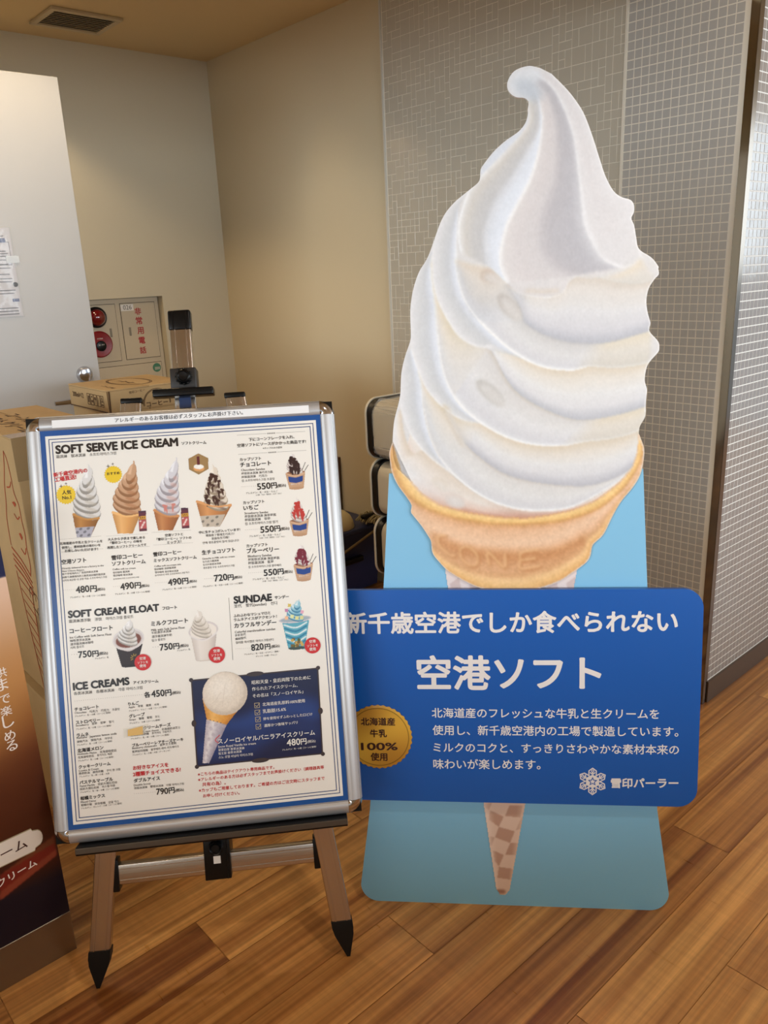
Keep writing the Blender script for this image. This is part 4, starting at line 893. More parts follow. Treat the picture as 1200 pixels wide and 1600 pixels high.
# steel guard round the tiled corner, pale strip at the alcove edge, skirtings
mb = MB(); mb.box((XC-.0035, YD-.0035, 0), (XC+.0005, YD+.022, ZC), .0006); struct(mb.build('trim_1', M_steel))
mb = MB(); mb.box((XC-.0035, YD-.0036, 0), (XC+.021, YD+.0002, ZC), .0006); struct(mb.build('trim_2', mat('steel_guard_return', (120, 110, 100), .2, 1)))
mb = MB(); mb.box((XC-.004, 2.549, 0), (XC+.002, 2.5585, ZC)); mb.cur = 1; mb.box((XC+.002, 2.558, 0), (XC+.0125, 2.5635, ZC)); struct(mb.build('trim_3', [mat('pale_edge_strip', (206, 204, 196), .4), mat('gap_shadow_strip', (40, 34, 28), .7)]))  # second box is a dark strip standing for the shadowed gap
mb = MB(); mb.box((XC+.021, YD-.008, 0), (5.5, YD, .076)); struct(mb.build('baseboard_return', mat('brown_skirting', (86, 66, 50), .4)))
mb = MB(); mb.box((XC-.008, YD+.022, 0), (XC, 2.549, .076)); struct(mb.build('baseboard_right', _mats['brown_skirting']))
# door leaf and the partition it hangs on
mb = MB(); mb.box((.30, 2.927, .008), (1.196, 2.967, 2.1), .002)
door = struct(mb.build('door_1', M_door, smooth=30))
mb = MB(); mb.lathe([(.030, 0), (.030, -.004), (.026, -.012), (.024, -.016), (.014, -.018), (.001, -.018)], (1.138, 2.927, 1.115), 'y'); mb.build('deadbolt', M_chrome, door, 40)
mb = MB(); mb.tube([(1.13, 2.927, 1.03), (1.13, 2.895, 1.03), (1.122, 2.882, 1.03), (1.10, 2.878, 1.03), (1.04, 2.878, 1.03), (1.0, 2.882, 1.03)], [.011, .011, .011, .0105, .0095, .008], 14)
mb.lathe([(.024, 0), (.024, -.005), (.02, -.007), (.001, -.007)], (1.13, 2.927, 1.03), 'y'); mb.build('lever_handle', M_chrome, door, 40)
mb = MB(); mb.box((-3, 2.93, 0), (.296, 3.03, ZC)); struct(mb.build('wall_left', M_wall))

# ---------------------------------------------------------------- the giant soft serve cut-out
stand = thing('cutout_stand', 'tall cut-out of a white soft serve cone with a dark blue sign across it', 'display stand', *FRAMES['stand'])
M_cyan = mat('pale_blue_print', (132, 194, 230), .38)
M_sign = mat('dark_blue_print', (18, 90, 176), .34)
bl, br, tl, tr = -.3375, .320, -.2706, .2706
def edge(x0, y0, x1, y1, y): return x0+(x1-x0)*(y-y0)/(y1-y0)
poly = []
for cx, sx in ((.305, 1), (-.3205, -1)):
    arc = [(cx+sx*.042*math.sin(math.radians(a)), .042-.042*math.cos(math.radians(a))) for a in range(0, 91, 9)]
    poly += arc if sx > 0 else arc[::-1]
r_ = [p for p in poly if p[0] > 0]; l_ = [p for p in poly if p[0] < 0]
outline = r_+[(.3163, .2491), (.2821, .7815), (.2690, 1.02)]+[(-.2690, 1.02), (-.2868, .7844), (-.3355, .2328)]+l_
mb = MB(); mb.prism(outline, -.006, 0); mb.build('backing_board', M_cyan, stand)
cvs = paint_soft_serve(SERVE)
curved = lambda k: [tuple(p) for p in smooth(SERVE[k], len(SERVE[k])*5)]
cut_print('soft_serve_print', cvs, curved('OUT_L')+SERVE['RIM_IN'][1:-1]+curved('OUT_R'), .0062, .006, stand, .0019)
cut_print('wafer_cone_print', cvs, curved('CONE')+SERVE['RIM_IN'][::-1][1:-1], .0062, .006, stand, .0022, (226, 190, 140))
# paper sleeve of the cone, seen above and below the sign
def sleeve(polyout, name, z):
    p = np.array(polyout); cv = Canvas(p[:, 0].min()-.01, p[:, 1].min()-.01, p[:, 0].max()+.01, p[:, 1].max()+.01, .0016, (226, 200, 184))
    cv.poly(polyout, (226, 200, 184))
    return cv
cv = sleeve(SLEEVE_LOW, 'sleeve', 0); y0 = min(p[1] for p in SLEEVE_LOW)
for c in CHECKS: cv.poly(c, (186, 148, 130), .9, .7, False)
xl, xr = SLEEVE_LOW[0], SLEEVE_LOW[1]; tip_l, tip_r = SLEEVE_LOW[5], SLEEVE_LOW[2]
cv.band([xl, tip_l], [((xl[0]*3+xr[0])/4, xl[1]), ((tip_l[0]*3+tip_r[0])/4, tip_l[1])], [(0, 244, 226, 214, .85), (1, 236, 214, 200, 0)], soft=1)
cv.band([xr, tip_r], [((xr[0]*4+xl[0])/5, xl[1]), ((tip_r[0]*4+tip_l[0])/5, tip_l[1])], [(0, 232, 206, 188, .8), (1, 226, 200, 184, 0)], soft=1)
cv.ell(tip_l[0]+.011, tip_l[1]-.006, .012, .006, (150, 104, 84), 0, .8, 1.5, False)
canvas_mesh('sleeve_print', cv, .0012, stand)
cv = sleeve(SLEEVE_TOP, 'sleeve', 0)
xa, xb = min(p[0] for p in SLEEVE_TOP), max(p[0] for p in SLEEVE_TOP); ya = min(p[1] for p in SLEEVE_TOP)
cv.poly([(xa, ya-.01), (xb, ya-.01), (xb, ya+.2), (xa, ya+.2)], (232, 220, 220), .9, 0, False)
for k in range(7):
    x = xa+.012+k*.042
    cv.poly([(x, ya+.03), (x+.02, ya+.045), (x+.026, ya+.012), (x+.008, ya-.004)], (208, 186, 182), .8, .8, False)
canvas_mesh('sleeve_print', cv, .0012, stand)
# sign panel
sx0, sx1, sy0, sy1 = -.408, .396, .268, .7645
mb = MB(); mb.prism(rrect(sx0, sy0, sx1, sy1, .042, 10), .0066, .0200)
sign = mb.build('sign_panel', M_sign, stand, smooth=30)
M_signtext = mat('white_sign_lettering', (236, 232, 230), .4)
hb, pb, mt = MB(), MB(), MB()
for s, x0, y0, x1, y1, k, h in SIGN_TEXT:
    if k == 'H': write(hb, s, x0, y0, x1, y1, .0203, .026 if len(s) != 6 else .03, h, 4)
    elif k == 'P': write(pb, s, x0, y0, x1, y1, .0203, .013, h, 3)
    else: write(mt, s, x0, y0, x1, y1, .0226, .024, h, 3)
hb.build('headline_lettering', M_signtext, sign); pb.build('paragraph_lettering', M_signtext, sign)
# gold medallion: scalloped rim, ring, lettering
mc = SIGN['medal'][0]; mr = .0755
V = [(mc[0], mc[1], .0222)]; C = [lin((226, 178, 70))]; F = []
N = 160
for j, rr_ in enumerate((.3, .6, .86, .885, .9, .93, 1.0)):
    for k in range(N):
        t = 2*math.pi*k/N; r = mr*rr_*(1+(.018*math.cos(t*36) if rr_ == 1.0 else 0))
        V.append((mc[0]+r*math.cos(t), mc[1]+r*math.sin(t), .0222 if rr_ < 1 else .0212))
        a = .5+.5*math.cos(2*(t-2.2)); c = [u*(1-a*.5*min(1, rr_*1.3))+v*a*.5*min(1, rr_*1.3) for u, v in zip((224, 174, 66), (140, 84, 26))]
        if rr_ == .9: c = [q*.62 for q in c]
        C.append(lin(c))
F += [(0, 1+k, 1+(k+1) % N) for k in range(N)]
for j in range(6): F += [(1+j*N+k, 1+(j+1)*N+k, 1+(j+1)*N+(k+1) % N, 1+j*N+(k+1) % N) for k in range(N)]
med = ink_mesh('gold_medallion', V, F, np.array(C), sign, ink('gold_foil_print', .3))
mb = MB(); mb.prism([(mc[0]+(mr*.99)*math.cos(t*math.pi/30), mc[1]+(mr*.99)*math.sin(t*math.pi/30)) for t in range(60)], .0198, .0211)
mb.build('medallion_backing', mat('medallion_edge', (120, 80, 30), .4), med)
mt.build('medallion_lettering', mat('dark_brown_lettering', (58, 22, 16), .5), med)
# snowflake emblem
fc = SIGN['flake'][0]; fr = SIGN['flake'][1][1]-fc[1]+.001
E1, E2, E3 = MB(), MB(), MB()
def ngon(n, r, a0=90, c=(0, 0)): return [(c[0]+r*math.cos(math.radians(a0+360*k/n)), c[1]+r*math.sin(math.radians(a0+360*k/n))) for k in range(n)]
def put(mb, poly, ang, z):
    ca, sa = math.cos(ang), math.sin(ang)
    mb.add([(fc[0]+x*ca-y*sa, fc[1]+x*sa+y*ca, z) for x, y in poly], [tuple(range(len(poly)))])
arm = lambda g: [(.24-g*1.0, .30), (.28-g, .52+g*.0), (.28-g, .78-g*.4), (.0, 1.0-g*1.2), (-.28+g, .78-g*.4), (-.28+g, .52), (-.24+g, .30)]
S_ = lambda p: [(x*fr, y*fr) for x, y in p]
for k in range(6):
    a = math.pi/3*k
    put(E1, S_(arm(0)), a, .0203); put(E2, S_(arm(.075)), a, .0205)
    put(E3, S_([(-.045, .3), (.045, .3), (.045, .66), (-.045, .66)]), a, .0207)
    for sg in (1, -1):
        put(E3, S_([(sg*x, y) for x, y in ((.0, .46), (.17, .60), (.17, .70), (.0, .56))]), a, .0207)
    put(E3, S_(ngon(14, .105, 90, (0, .76))), a, .0207); put(E2, S_(ngon(10, .05, 90, (0, .76))), a, .0209)
put(E1, S_(ngon(6, .50, 90)), 0, .0208)
put(E2, S_(ngon(6, .0, 90)), 0, .0208)
star = lambda R, r: [(q*math.cos(math.radians(90+36*k)), q*math.sin(math.radians(90+36*k))) for k, q in enumerate([R, r]*5)]
put(E2, S_(star(.34, .16)), 0, .0210); put(E1, S_(star(.20, .09)), 0, .0212)
em = E1.build('snowflake_emblem', M_signtext, sign); E2.build('emblem_gap', M_sign, em); E3.build('emblem_stroke', M_signtext, em)
mb = MB()
for x in (-.2, .2): mb.add([(x-.02, .95, -.0062), (x+.02, .95, -.0062), (x+.02, .047, -.335), (x-.02, .047, -.335), (x-.02, .95, -.0122), (x+.02, .95, -.0122), (x+.02, .043, -.345), (x-.02, .043, -.345)], [(0, 1, 2, 3), (7, 6, 5, 4), (0, 4, 5, 1), (1, 5, 6, 2), (2, 6, 7, 3), (3, 7, 4, 0)])
for x, nm in ((-.2, 0), (.2, 1)):
    s_ = MB(); s_.v, s_.f, s_.mi = mb.v[8*nm:8*nm+8], [tuple(i for i in f) for f in mb.f[:6]], [0]*6
    s_.build('rear_strut', M_white, stand)

# ---------------------------------------------------------------- easel
easel = thing('easel', 'aluminium easel with black clamp, knobs and pointed rubber feet, holding the framed menu', 'easel', *FRAMES['board'])
def slat(a, b, w, d, z, m, name, par=easel, bev=.003, cap=None):
    (x0, y0), (x1, y1) = a, b; L = math.hypot(x1-x0, y1-y0)
    q = MB(); q.box((-w/2, 0, -d/2), (w/2, L, d/2), bev)
    for gx in (-.012, .012): q.box((gx-.0012, .004, d/2-.0006), (gx+.0012, L-.004, d/2+.0009), .0004)
    an = math.atan2(-(x1-x0), y1-y0); c, s = math.cos(an), math.sin(an)
    q.v = [(x0+x*c-y*s, y0+x*s+y*c, zz+z) for x, y, zz in q.v]
    return q.build(name, m, par, 35)
for sg in (-1, 1):
    X = lambda V: sg*(.2665-.1265*V)
    lg = slat((X(.068), .068), (X(1.238), 1.238), .043, .022, 0, M_alu, 'leg')
    q = MB(); q.box((-.0225, 0, -.0125), (.0225, .012, .0125), .003)
    q.v = [(X(1.243)+x, 1.234+y, z) for x, y, z in q.v]; q.build('leg_cap', M_black, lg, 35)
    q = MB(); a = X(.072); t = X(0)
    for k, (yy, ww, dd) in enumerate(((.082, .0228, .0125), (.066, .0228, .0125), (.062, .0218, .0118), (.052, .0205, .0112), (.0, .0035, .0035))):
        cx = t+(a-t)*yy/.072
        q.add([(cx-ww, yy, -dd), (cx+ww, yy, -dd), (cx+ww, yy, dd), (cx-ww, yy, dd)], [])
    for k in range(4): q.f += [(4*k+i, 4*k+(i+1) % 4, 4*k+4+(i+1) % 4, 4*k+4+i) for i in range(4)]
    q.f += [(16, 17, 18, 19), (0, 1, 2, 3)]; q.mi = [0]*len(q.f)
    q.build('rubber_foot', M_rubber, lg, 30)
mast = slat((0, .22), (0, 1.40), .046, .026, -.03, M_alu, 'mast')
q = MB(); q.box((-.0245, 1.392, -.045), (.0245, 1.437, -.015), .005)
for gx in (-.014, .014): q.box((gx-.001, 1.394, -.0155), (gx+.001, 1.433, -.0138))
q.build('mast_cap', M_black, mast, 35)
q = MB(); q.box((-.027, 1.262, -.048), (.029, 1.308, -.006), .003); cl = q.build('clamp_block', mat('dark_grey_plastic', (40, 36, 34), .45), easel, 35)
q = MB(); q.lathe([(.0165, -.006), (.0165, .006), (.0145, .010), (.011, .012), (.009, .010), (.001, .009)], (.003, 1.287, 0), 'z', 24)
for k in range(12):
    t = k*math.pi/6; q.box((.003+.0162*math.cos(t)-.0018, 1.287+.0162*math.sin(t)-.0018, -.004), (.003+.0162*math.cos(t)+.0018, 1.287+.0162*math.sin(t)+.0018, .0075), .0008)
q.build('clamp_knob', M_black, cl, 35)
q = MB(); q.box((-.062, 1.243, -.012), (.066, 1.260, .022), .003); q.box((-.062, 1.2515, .0218), (.066, 1.2535, .0235)); q.build('clamp_jaw', M_black, easel, 35)
q = MB(); q.box((-.012, 1.222, -.0165), (.013, 1.245, -.0125)); q.build('blue_label', mat('navy_label', (30, 48, 84), .4), mast)
slat((-.21, .235), (.216, .235), .044, .02, -.004, M_alux, 'crossbar')
q = MB(); q.box((-.026, .205, -.045), (.0295, .312, .016), .002); q.box((.0215, .206, .0158), (.0235, .31, .0178)); br_ = q.build('centre_bracket', M_black, easel, 35)
q = MB(); q.lathe([(.016, .014), (.016, .024), (.013, .028), (.010, .026), (.008, .030), (.001, .030)], (.001, .277, 0), 'z', 24); q.build('bracket_knob', M_black, br_, 35)
q = MB(); q.box((-.006, .240, .0162), (.009, .256, .0166)); q.build('white_sticker', M_white, br_)
for sg in (-1, 1):
    q = MB(); q.box((sg*.2135-.007, .200, -.018), (sg*.2135+.007, .268, .0085), .002); q.build('crossbar_joint', M_black, easel, 35)
q = MB(); q.box((-.274, .3075, .002), (.284, .3245, .066), .0015); lg_ = q.build('ledge', M_black, easel, 35)
q = MB(); q.box((-.274, .3115, .0655), (.284, .3235, .0685), .001); q.build('ledge_trim', mat('anodised_grey', (112, 108, 102), .3, 1), lg_)
rear = MB(); rear.tube([(0, 1.25, -.05), (0, .235, -.66)], .013, 12); rl = rear.build('rear_leg', M_alu, easel, True)
q = MB(); q.tube([(0, .262, -.644), (0, .2205, -.6915)], [.016, .006], 12); q.build('rubber_foot', M_rubber, rl, 40)

# ---------------------------------------------------------------- framed menu board
u_, v_, n_ = [Vector(a) for a in FRAMES['board'][1]]
bloc = Vector(FRAMES['board'][0])+v_*.326+n_*.030
board = thing('menu_board', 'silver snap-frame menu of soft serve prices with blue border lines, standing on the easel', 'menu board', tuple(bloc), FRAMES['board'][1])
M_rail = brushed('satin_silver_rail', (196, 196, 197), .42, 0, .65)
M_railv = brushed('satin_silver_rail_upright', (196, 196, 197), .42, 1, .65)
HX, Y0, Y1, RW = .320, .0, .886, .031
prof = [(0, 0), (0, .010), (.002, .016), (.007, .021), (.014, .0245), (.021, .0255), (.026, .0245), (.0285, .0228), (.0292, .0232), (.031, .0206), (.031, 0)]
def rail(x0, x1, y, sgn, vert, name):
    q = MB(); n = len(prof)
    for e in (x0, x1):
        q.add([((y+sgn*w, e, z) if vert else (e, y+sgn*w, z)) for w, z in prof], [])
    q.f = [(i, i+1, n+i+1, n+i) for i in range(n-1)]+[tuple(range(n)), tuple(range(n, 2*n))[::-1]]; q.mi = [0]*len(q.f)
    o = q.build(name, M_railv if vert else M_rail, board, 25)
    bm = bmesh.new(); bm.from_mesh(o.data); bmesh.ops.recalc_face_normals(bm, faces=bm.faces); bm.to_mesh(o.data); bm.free(); return o
top_rail = rail(-HX+RW, HX-RW, Y1, -1, False, 'frame_rail'); rail(-HX+RW, HX-RW, Y0, 1, False, 'frame_rail')
rail(Y0+RW, Y1-RW, -HX, 1, True, 'frame_rail'); rail(Y0+RW, Y1-RW, HX, -1, True, 'frame_rail')
for sx in (-1, 1):
    for cy, sy in ((Y1-RW, 1), (Y0+RW, -1)):
        q = MB(); n = len(prof); K_ = 12; cx = sx*(HX-RW)
        for k in range(K_+1):
            t = math.pi/2*k/K_
            for w, z in prof: q.add([(cx+sx*(RW-w)*1.0*math.cos(t), cy+sy*(RW-w)*math.sin(t), z*1.04)], [])
        q.f = [(k*n+i, k*n+i+1, (k+1)*n+i+1, (k+1)*n+i) for k in range(K_) for i in range(n-1)]; q.mi = [0]*len(q.f)
        o = q.build('corner_cap', M_chrome, board, 50)
        bm = bmesh.new(); bm.from_mesh(o.data); bmesh.ops.recalc_face_normals(bm, faces=bm.faces); bm.to_mesh(o.data); bm.free()
q = MB(); q.box((-HX+.004, Y0+.004, .0005), (HX-.004, Y1-.004, .0185)); q.build('back_panel', M_black, board)
PX, PY0, PY1, PZ = .2885, .0315, .8535, .0200
GLOSS = dict(coat=.35)
M_paper = mat('menu_paper', (240, 236, 228), .3, coat=.5, bump=.02, bscale=40)
M_pblue = mat('menu_blue_border', (4, 78, 150), .3, coat=.5)
M_pnavy = mat('menu_thin_rule', (34, 64, 120), .3, coat=.5)
mb = MB()
mb.add([(-PX-.004, PY0-.004, PZ), (PX+.004, PY0-.004, PZ), (PX+.004, PY1+.004, PZ), (-PX-.004, PY1+.004, PZ)], [(0, 1, 2, 3)], 0)
def frame_rect(i0, i1, mi, z):
    a = [(-PX+i0, PY0+i0), (PX-i0, PY0+i0), (PX-i0, PY1-i0), (-PX+i0, PY1-i0)]; b = [(-PX+i1, PY0+i1), (PX-i1, PY0+i1), (PX-i1, PY1-i1), (-PX+i1, PY1-i1)]
    mb.add([(x, y, z) for x, y in a+b], [(k, (k+1) % 4, 4+(k+1) % 4, 4+k) for k in range(4)], mi)
frame_rect(-.004, .0095, 1, PZ+.0002); frame_rect(.0155, .0172, 2, PZ+.0002); frame_rect(.0218, .0235, 2, PZ+.0002)
# dotted and ruled dividers
def rule(a, b, w, mi, dash=0):
    L = math.dist(a, b); dx, dy = (b[0]-a[0])/L, (b[1]-a[1])/L; nx, ny = -dy*w/2, dx*w/2
    spans = [(0, L)] if not dash else [(k*dash*2, k*dash*2+dash) for k in range(int(L/dash/2))]
    for s0, s1 in spans:
        mb.add([(a[0]+dx*s+nx*e, a[1]+dy*s+ny*e, PZ+.0002) for s, e in ((s0, -1), (s1, -1), (s1, 1), (s0, 1))], [(0, 1, 2, 3)], mi)
pd = PICTURES['dots']
for k in range(3):
    a, b = pd[2*k], pd[2*k+1]; rule(a, b, .0007, 3, .0009); rule((a[0]+.002, a[1]-.0265), (b[0]+.002, b[1]-.0265), .0007, 3, .0009)
po = PICTURES['orn']
for a, b in ((po[0], po[1]), (po[2], po[3])):
    L = (b[0]-a[0]); m1, m2 = a[0]+L*.43, a[0]+L*.57; f_ = lambda x: a[1]+(b[1]-a[1])*(x-a[0])/L
    rule(a, (m1, f_(m1)), .0006, 3); rule((m2, f_(m2)), b, .0006, 3)
    for k in range(5): mb.add([(m1+.003+k*.0035+.0016*math.cos(t), f_(m1+.003+k*.0035)+.0016*math.sin(t), PZ+.0002) for t in [2*math.pi*j/8 for j in range(8)]], [tuple(range(8))], 3)
rule(*PICTURES['vline'], .0008, 4)
poster = mb.build('poster', [M_paper, M_pblue, M_pnavy, mat('menu_pale_rule', (150, 146, 140), .3, coat=.5), mat('menu_dark_rule', (70, 66, 62), .3, coat=.5)], board)

# lettering of the menu
TX = {k: MB() for k in ('heading_lettering', 'menu_lettering', 'small_lettering', 'red_lettering', 'panel_lettering', 'disc_lettering', 'cup_lettering', 'strip_lettering')}
for s, x0, y0, x1, y1, k, h in MENU_TEXT:
    z = PZ+.0008
    if k == 'h': write(TX['heading_lettering'], s, x0, y0, x1, y1, z, .046, h, 4)
    elif k == 'b': write(TX['menu_lettering'], s, x0, y0, x1, y1, z, .026, h)
    elif k == 'n': write(TX['menu_lettering'], s, x0, y0, x1, y1, z, .022, h, 3)
    elif k == 'k': write(TX['menu_lettering'], s, x0, y0, x1, y1, z+.0004, .018, h)
    elif k == 'g': write(TX['small_lettering'], s, x0, y0, x1, y1, z, .008, h)
    elif k == 'r': write(TX['red_lettering'], s, x0, y0, x1, y1, z, .030, h)
    elif k == 'q': write(TX['red_lettering'], s, x0, y0, x1, y1, z, .014, h)
    elif k in 'wW': write(TX['panel_lettering'], s, x0, y0, x1, y1, PZ+.0014, .010 if k == 'w' else .016, h)
    elif k == 'w2': write(TX['disc_lettering'], s, x0, y0, x1, y1, PZ+.0022, .018, h)
    elif k == 'w3': write(TX['cup_lettering'], s, x0, y0, x1, y1, PZ+.0012, .01, h)
    elif k == 's': write(TX['strip_lettering'], s, x0, y0, x1, y1, .0272, .006, h, 3)
M_txt = mat('menu_black_ink', (34, 30, 30), .3, coat=.4); M_txr = mat('menu_red_ink', (200, 36, 44), .3, coat=.4); M_txw = mat('menu_white_ink', (236, 232, 226), .3, coat=.4)
TX['heading_lettering'].build('heading_lettering', M_txt, poster)
TX['menu_lettering'].build('menu_lettering', M_txt, poster)
TX['small_lettering'].build('small_lettering', mat('menu_grey_ink', (72, 68, 66), .3, coat=.4), poster)
TX['red_lettering'].build('red_lettering', M_txr, poster)
sq = PICTURES['stripq']
q = MB(); q.add([(-.262, Y1-.0262, .0262), (.266, Y1-.0262, .0262), (.266, Y1-.0105, .0266), (-.262, Y1-.0105, .0266)], [(0, 1, 2, 3)])
strip = q.build('notice_strip', mat('white_paper_strip', (240, 240, 240), .3), board); TX['strip_lettering'].build('strip_lettering', mat('dark_ink', (40, 44, 56), .5), strip)

# printed pictures
MI = ink('menu_picture_ink', .3, .5)
def swirl(cv, tip, cx, yb, w, n, pal, rot=-.38, wob=.0):
    light, mid, dark, tuck = [np.array(c, float) for c in pal]
    Hh = tip[1]-yb
    for i in range(n):
        t = i/n; x = cx+(tip[0]-cx)*t**1.8+wob*w*math.sin(i*2.1); y = yb+Hh*(t*.86)
        rx = w/2*(1.03-t**1.5*.93)*(1 if i else .95); ry = Hh/n*(.95+.35*t)
        cv.ell(x, y, rx, ry*1.12, dark, rot*(1-t*.2))
        cv.ell(x, y+ry*.22, rx*.985, ry*.98, mid, rot, 1, .8, False)
        cv.ell(x-rx*.18, y+ry*.42, rx*.66, ry*.45, light, rot, .9, 1.6, False)
        cv.ell(x+rx*.3, y-ry*.66, rx*.5, ry*.22, tuck, rot, .5, 1.4, False)
    xa = cx+(tip[0]-cx)*.62; ya_ = yb+Hh*.72
    cv.line([(xa+w*.02, ya_), ((xa*.5+tip[0]*.5)+w*.05, yb+Hh*.88), (tip[0]+w*.03, tip[1]-Hh*.02), (tip[0]-w*.01, tip[1])], [w*.30, w*.17, w*.08, w*.04], mid, 1, 0, True)
    cv.line([(xa-w*.03, ya_), ((xa*.5+tip[0]*.5), yb+Hh*.88), (tip[0]+w*.01, tip[1]-Hh*.02)], [w*.10, w*.05, w*.02], light, .9, 1)
WHT = ((250, 250, 250), (222, 220, 218), (150, 146, 140), (190, 180, 165)); COF = ((228, 190, 158), (200, 158, 124), (148, 104, 70), (170, 110, 70))
MIX = ((246, 246, 250), (214, 212, 218), (158, 152, 158), (206, 160, 150)); CRM = ((250, 244, 232), (226, 214, 198), (160, 144, 122), (60, 34, 26))
def cone(cv, rim, bot, rimw, c1, c2, sleeve=None):
    (lx, ly), (rx, ry) = rim; (bl_, b_y), (br_2, b_y2) = bot
    cv.poly([(lx, ly), (rx, ry), ((rx*.7+br_2*.3), ry-(ry-b_y)*.32), (br_2, b_y2), (bl_, b_y), ((lx*.7+bl_*.3), ly-(ly-b_y)*.32)], c2)
    cv.band([(lx, ly), (bl_, b_y)], [(rx, ry), (br_2, b_y2)], [(0, *[q*.86 for q in c2], .8), (.3, *c1, .8), (.6, *c2, .8), (1, *[q*.8 for q in c2], .9)], soft=1)
    cv.line([(lx, ly), ((lx+rx)/2, (ly+ry)/2-rimw*.9), (rx, ry)], rimw, c1, 1, .6, True)
    if sleeve:
        h = b_y-ly; ym = ly+h*.58
        cv.poly([(lx*.45+bl_*.55, ym), (rx*.45+br_2*.55, ym), (br_2, b_y2), (bl_, b_y)], sleeve, .95, .5, False)
        for i in range(4):
            for j in range(3):
                if (i+j) % 2: cv.ell(lx*.4+bl_*.6+(i+.5)*(br_2-bl_)/3.6, ym+h*(j+.5)*.14, .0035, .0025, [q*.62 for q in sleeve], .5, .9, .5, False)
def pic_canvas(pts, res=.0009, pad=.012, col=(240, 236, 228)):
    p = np.array(pts); return Canvas(p[:, 0].min()-pad, p[:, 1].min()-pad, p[:, 0].max()+pad, p[:, 1].max()+pad, res, col)
def splats(cv, cx, y0, y1, w0, w1, n, col, seed):
    rn = random.Random(seed)
    for k in range(n):
        t = rn.random(); y = y0+(y1-y0)*t; w = w0+(w1-w0)*t; x = cx+(rn.random()-.5)*w
        cv.line([(x, y), (x+rn.uniform(-.002, .002), y-.005), (x+rn.uniform(-.003, .003), y-.010-rn.random()*.006)], [.003, .0042, .0018], col, .95, .5)
        cv.ell(x, y, .0045, .0026, col, rn.uniform(-.6, .3), .95, .5, False)
for key, pal, c1, c2, sl, z in (('a', WHT, (200, 142, 70), (166, 108, 46), (176, 178, 196), 0), ('b', COF, (240, 188, 122), (222, 160, 92), None, 0), ('c', MIX, (206, 144, 92), (178, 112, 66), None, 0), ('d', CRM, (222, 160, 104), (196, 132, 80), (196, 186, 172), 0)):
    tip, l_e, r_e, bot, bl2, br2, riml, rimr = PICTURES[key]
    cv = pic_canvas(PICTURES[key]); w = r_e[0]-l_e[0]
    cone(cv, (riml, rimr), (bl2, br2), .006, c1, c2, sl)
    swirl(cv, tip, (l_e[0]+r_e[0])/2+(.004 if key == 'd' else 0), bot[1]+.016, w*(.98 if key != 'd' else .86), 6, pal)
    if key == 'd': splats(cv, (l_e[0]+r_e[0])/2+.002, bot[1]+.020, tip[1]-.02, w*.8, w*.25, 20, (58, 30, 24), 4)
    if key == 'c': splats(cv, (l_e[0]+r_e[0])/2, bot[1]+.016, bot[1]+.02, w*.7, w*.5, 3, (206, 130, 120), 2)
    cv.line([riml, ((riml[0]+rimr[0])/2, (riml[1]+rimr[1])/2-.007), rimr], .0035, c1, 1, .5)
    canvas_mesh('soft_serve_picture', cv, PZ+.0004, poster, MI)
for key in ('can1', 'can2'):
    p = PICTURES[key]; cv = pic_canvas(p, .0008, .004); cv.poly(p, (96, 44, 62))
    (x0, y1), (x1, _), (_, y0), _ = p; h = y1-y0; wd = x1-x0
    cv.poly([(x0, y1-h*.28), (x1, y1-h*.26), (x1+.001, y1-h*.42), (x0, y1-h*.44)], (224, 170, 60), .9, .6, False)
    cv.poly([(x0, y1-h*.46), (x1, y1-h*.44), (x1+.001, y1-h*.86), (x0, y1-h*.88)], (196, 92, 92), .9, .6, False)
    for k in range(7): cv.ell(x0+wd*(.2+.6*((k*37) % 10)/10), y1-h*(.5+.34*((k*53) % 10)/10), .0022, .0018, (236, 214, 206), .4, .9, .5, False)
    for k in range(3): cv.line([(x0+wd*(.2+.25*k), y1-h*.31), (x0+wd*(.3+.25*k), y1-h*.38)], .0016, (70, 30, 30), .9, .4)
    cv.poly([(x0, y1), (x1, y1), (x1, y1-h*.1), (x0, y1-h*.1)], (70, 40, 66), .9, .5, False)
    canvas_mesh('coffee_carton_picture', cv, PZ+.0008, poster, MI)
p = PICTURES['hexa']; cv = pic_canvas(p, .0008, .004); cv.poly(p, (160, 128, 84)); hx = sum(a for a, b in p)/6; hy = sum(b for a, b in p)/6
cv.ell(hx, hy-.010, .0115, .006, (222, 160, 100), -.1, 1, .5, False); cv.ell(hx, hy-.006, .0105, .0052, (244, 240, 232), -.1, 1, .6, False)
cv.poly([(hx-.0028, hy+.016), (hx+.0028, hy+.016), (hx+.0026, hy-.002), (hx-.0026, hy-.002)], (96, 34, 40), 1, .4, False); cv.ell(hx+.002, hy-.006, .004, .0018, (250, 250, 246), 0, .9, .6, False)
canvas_mesh('hexagon_picture', cv, PZ+.0006, poster, MI)
CUPW = ((250, 248, 246), (226, 218, 214), (168, 156, 150), (190, 170, 160))
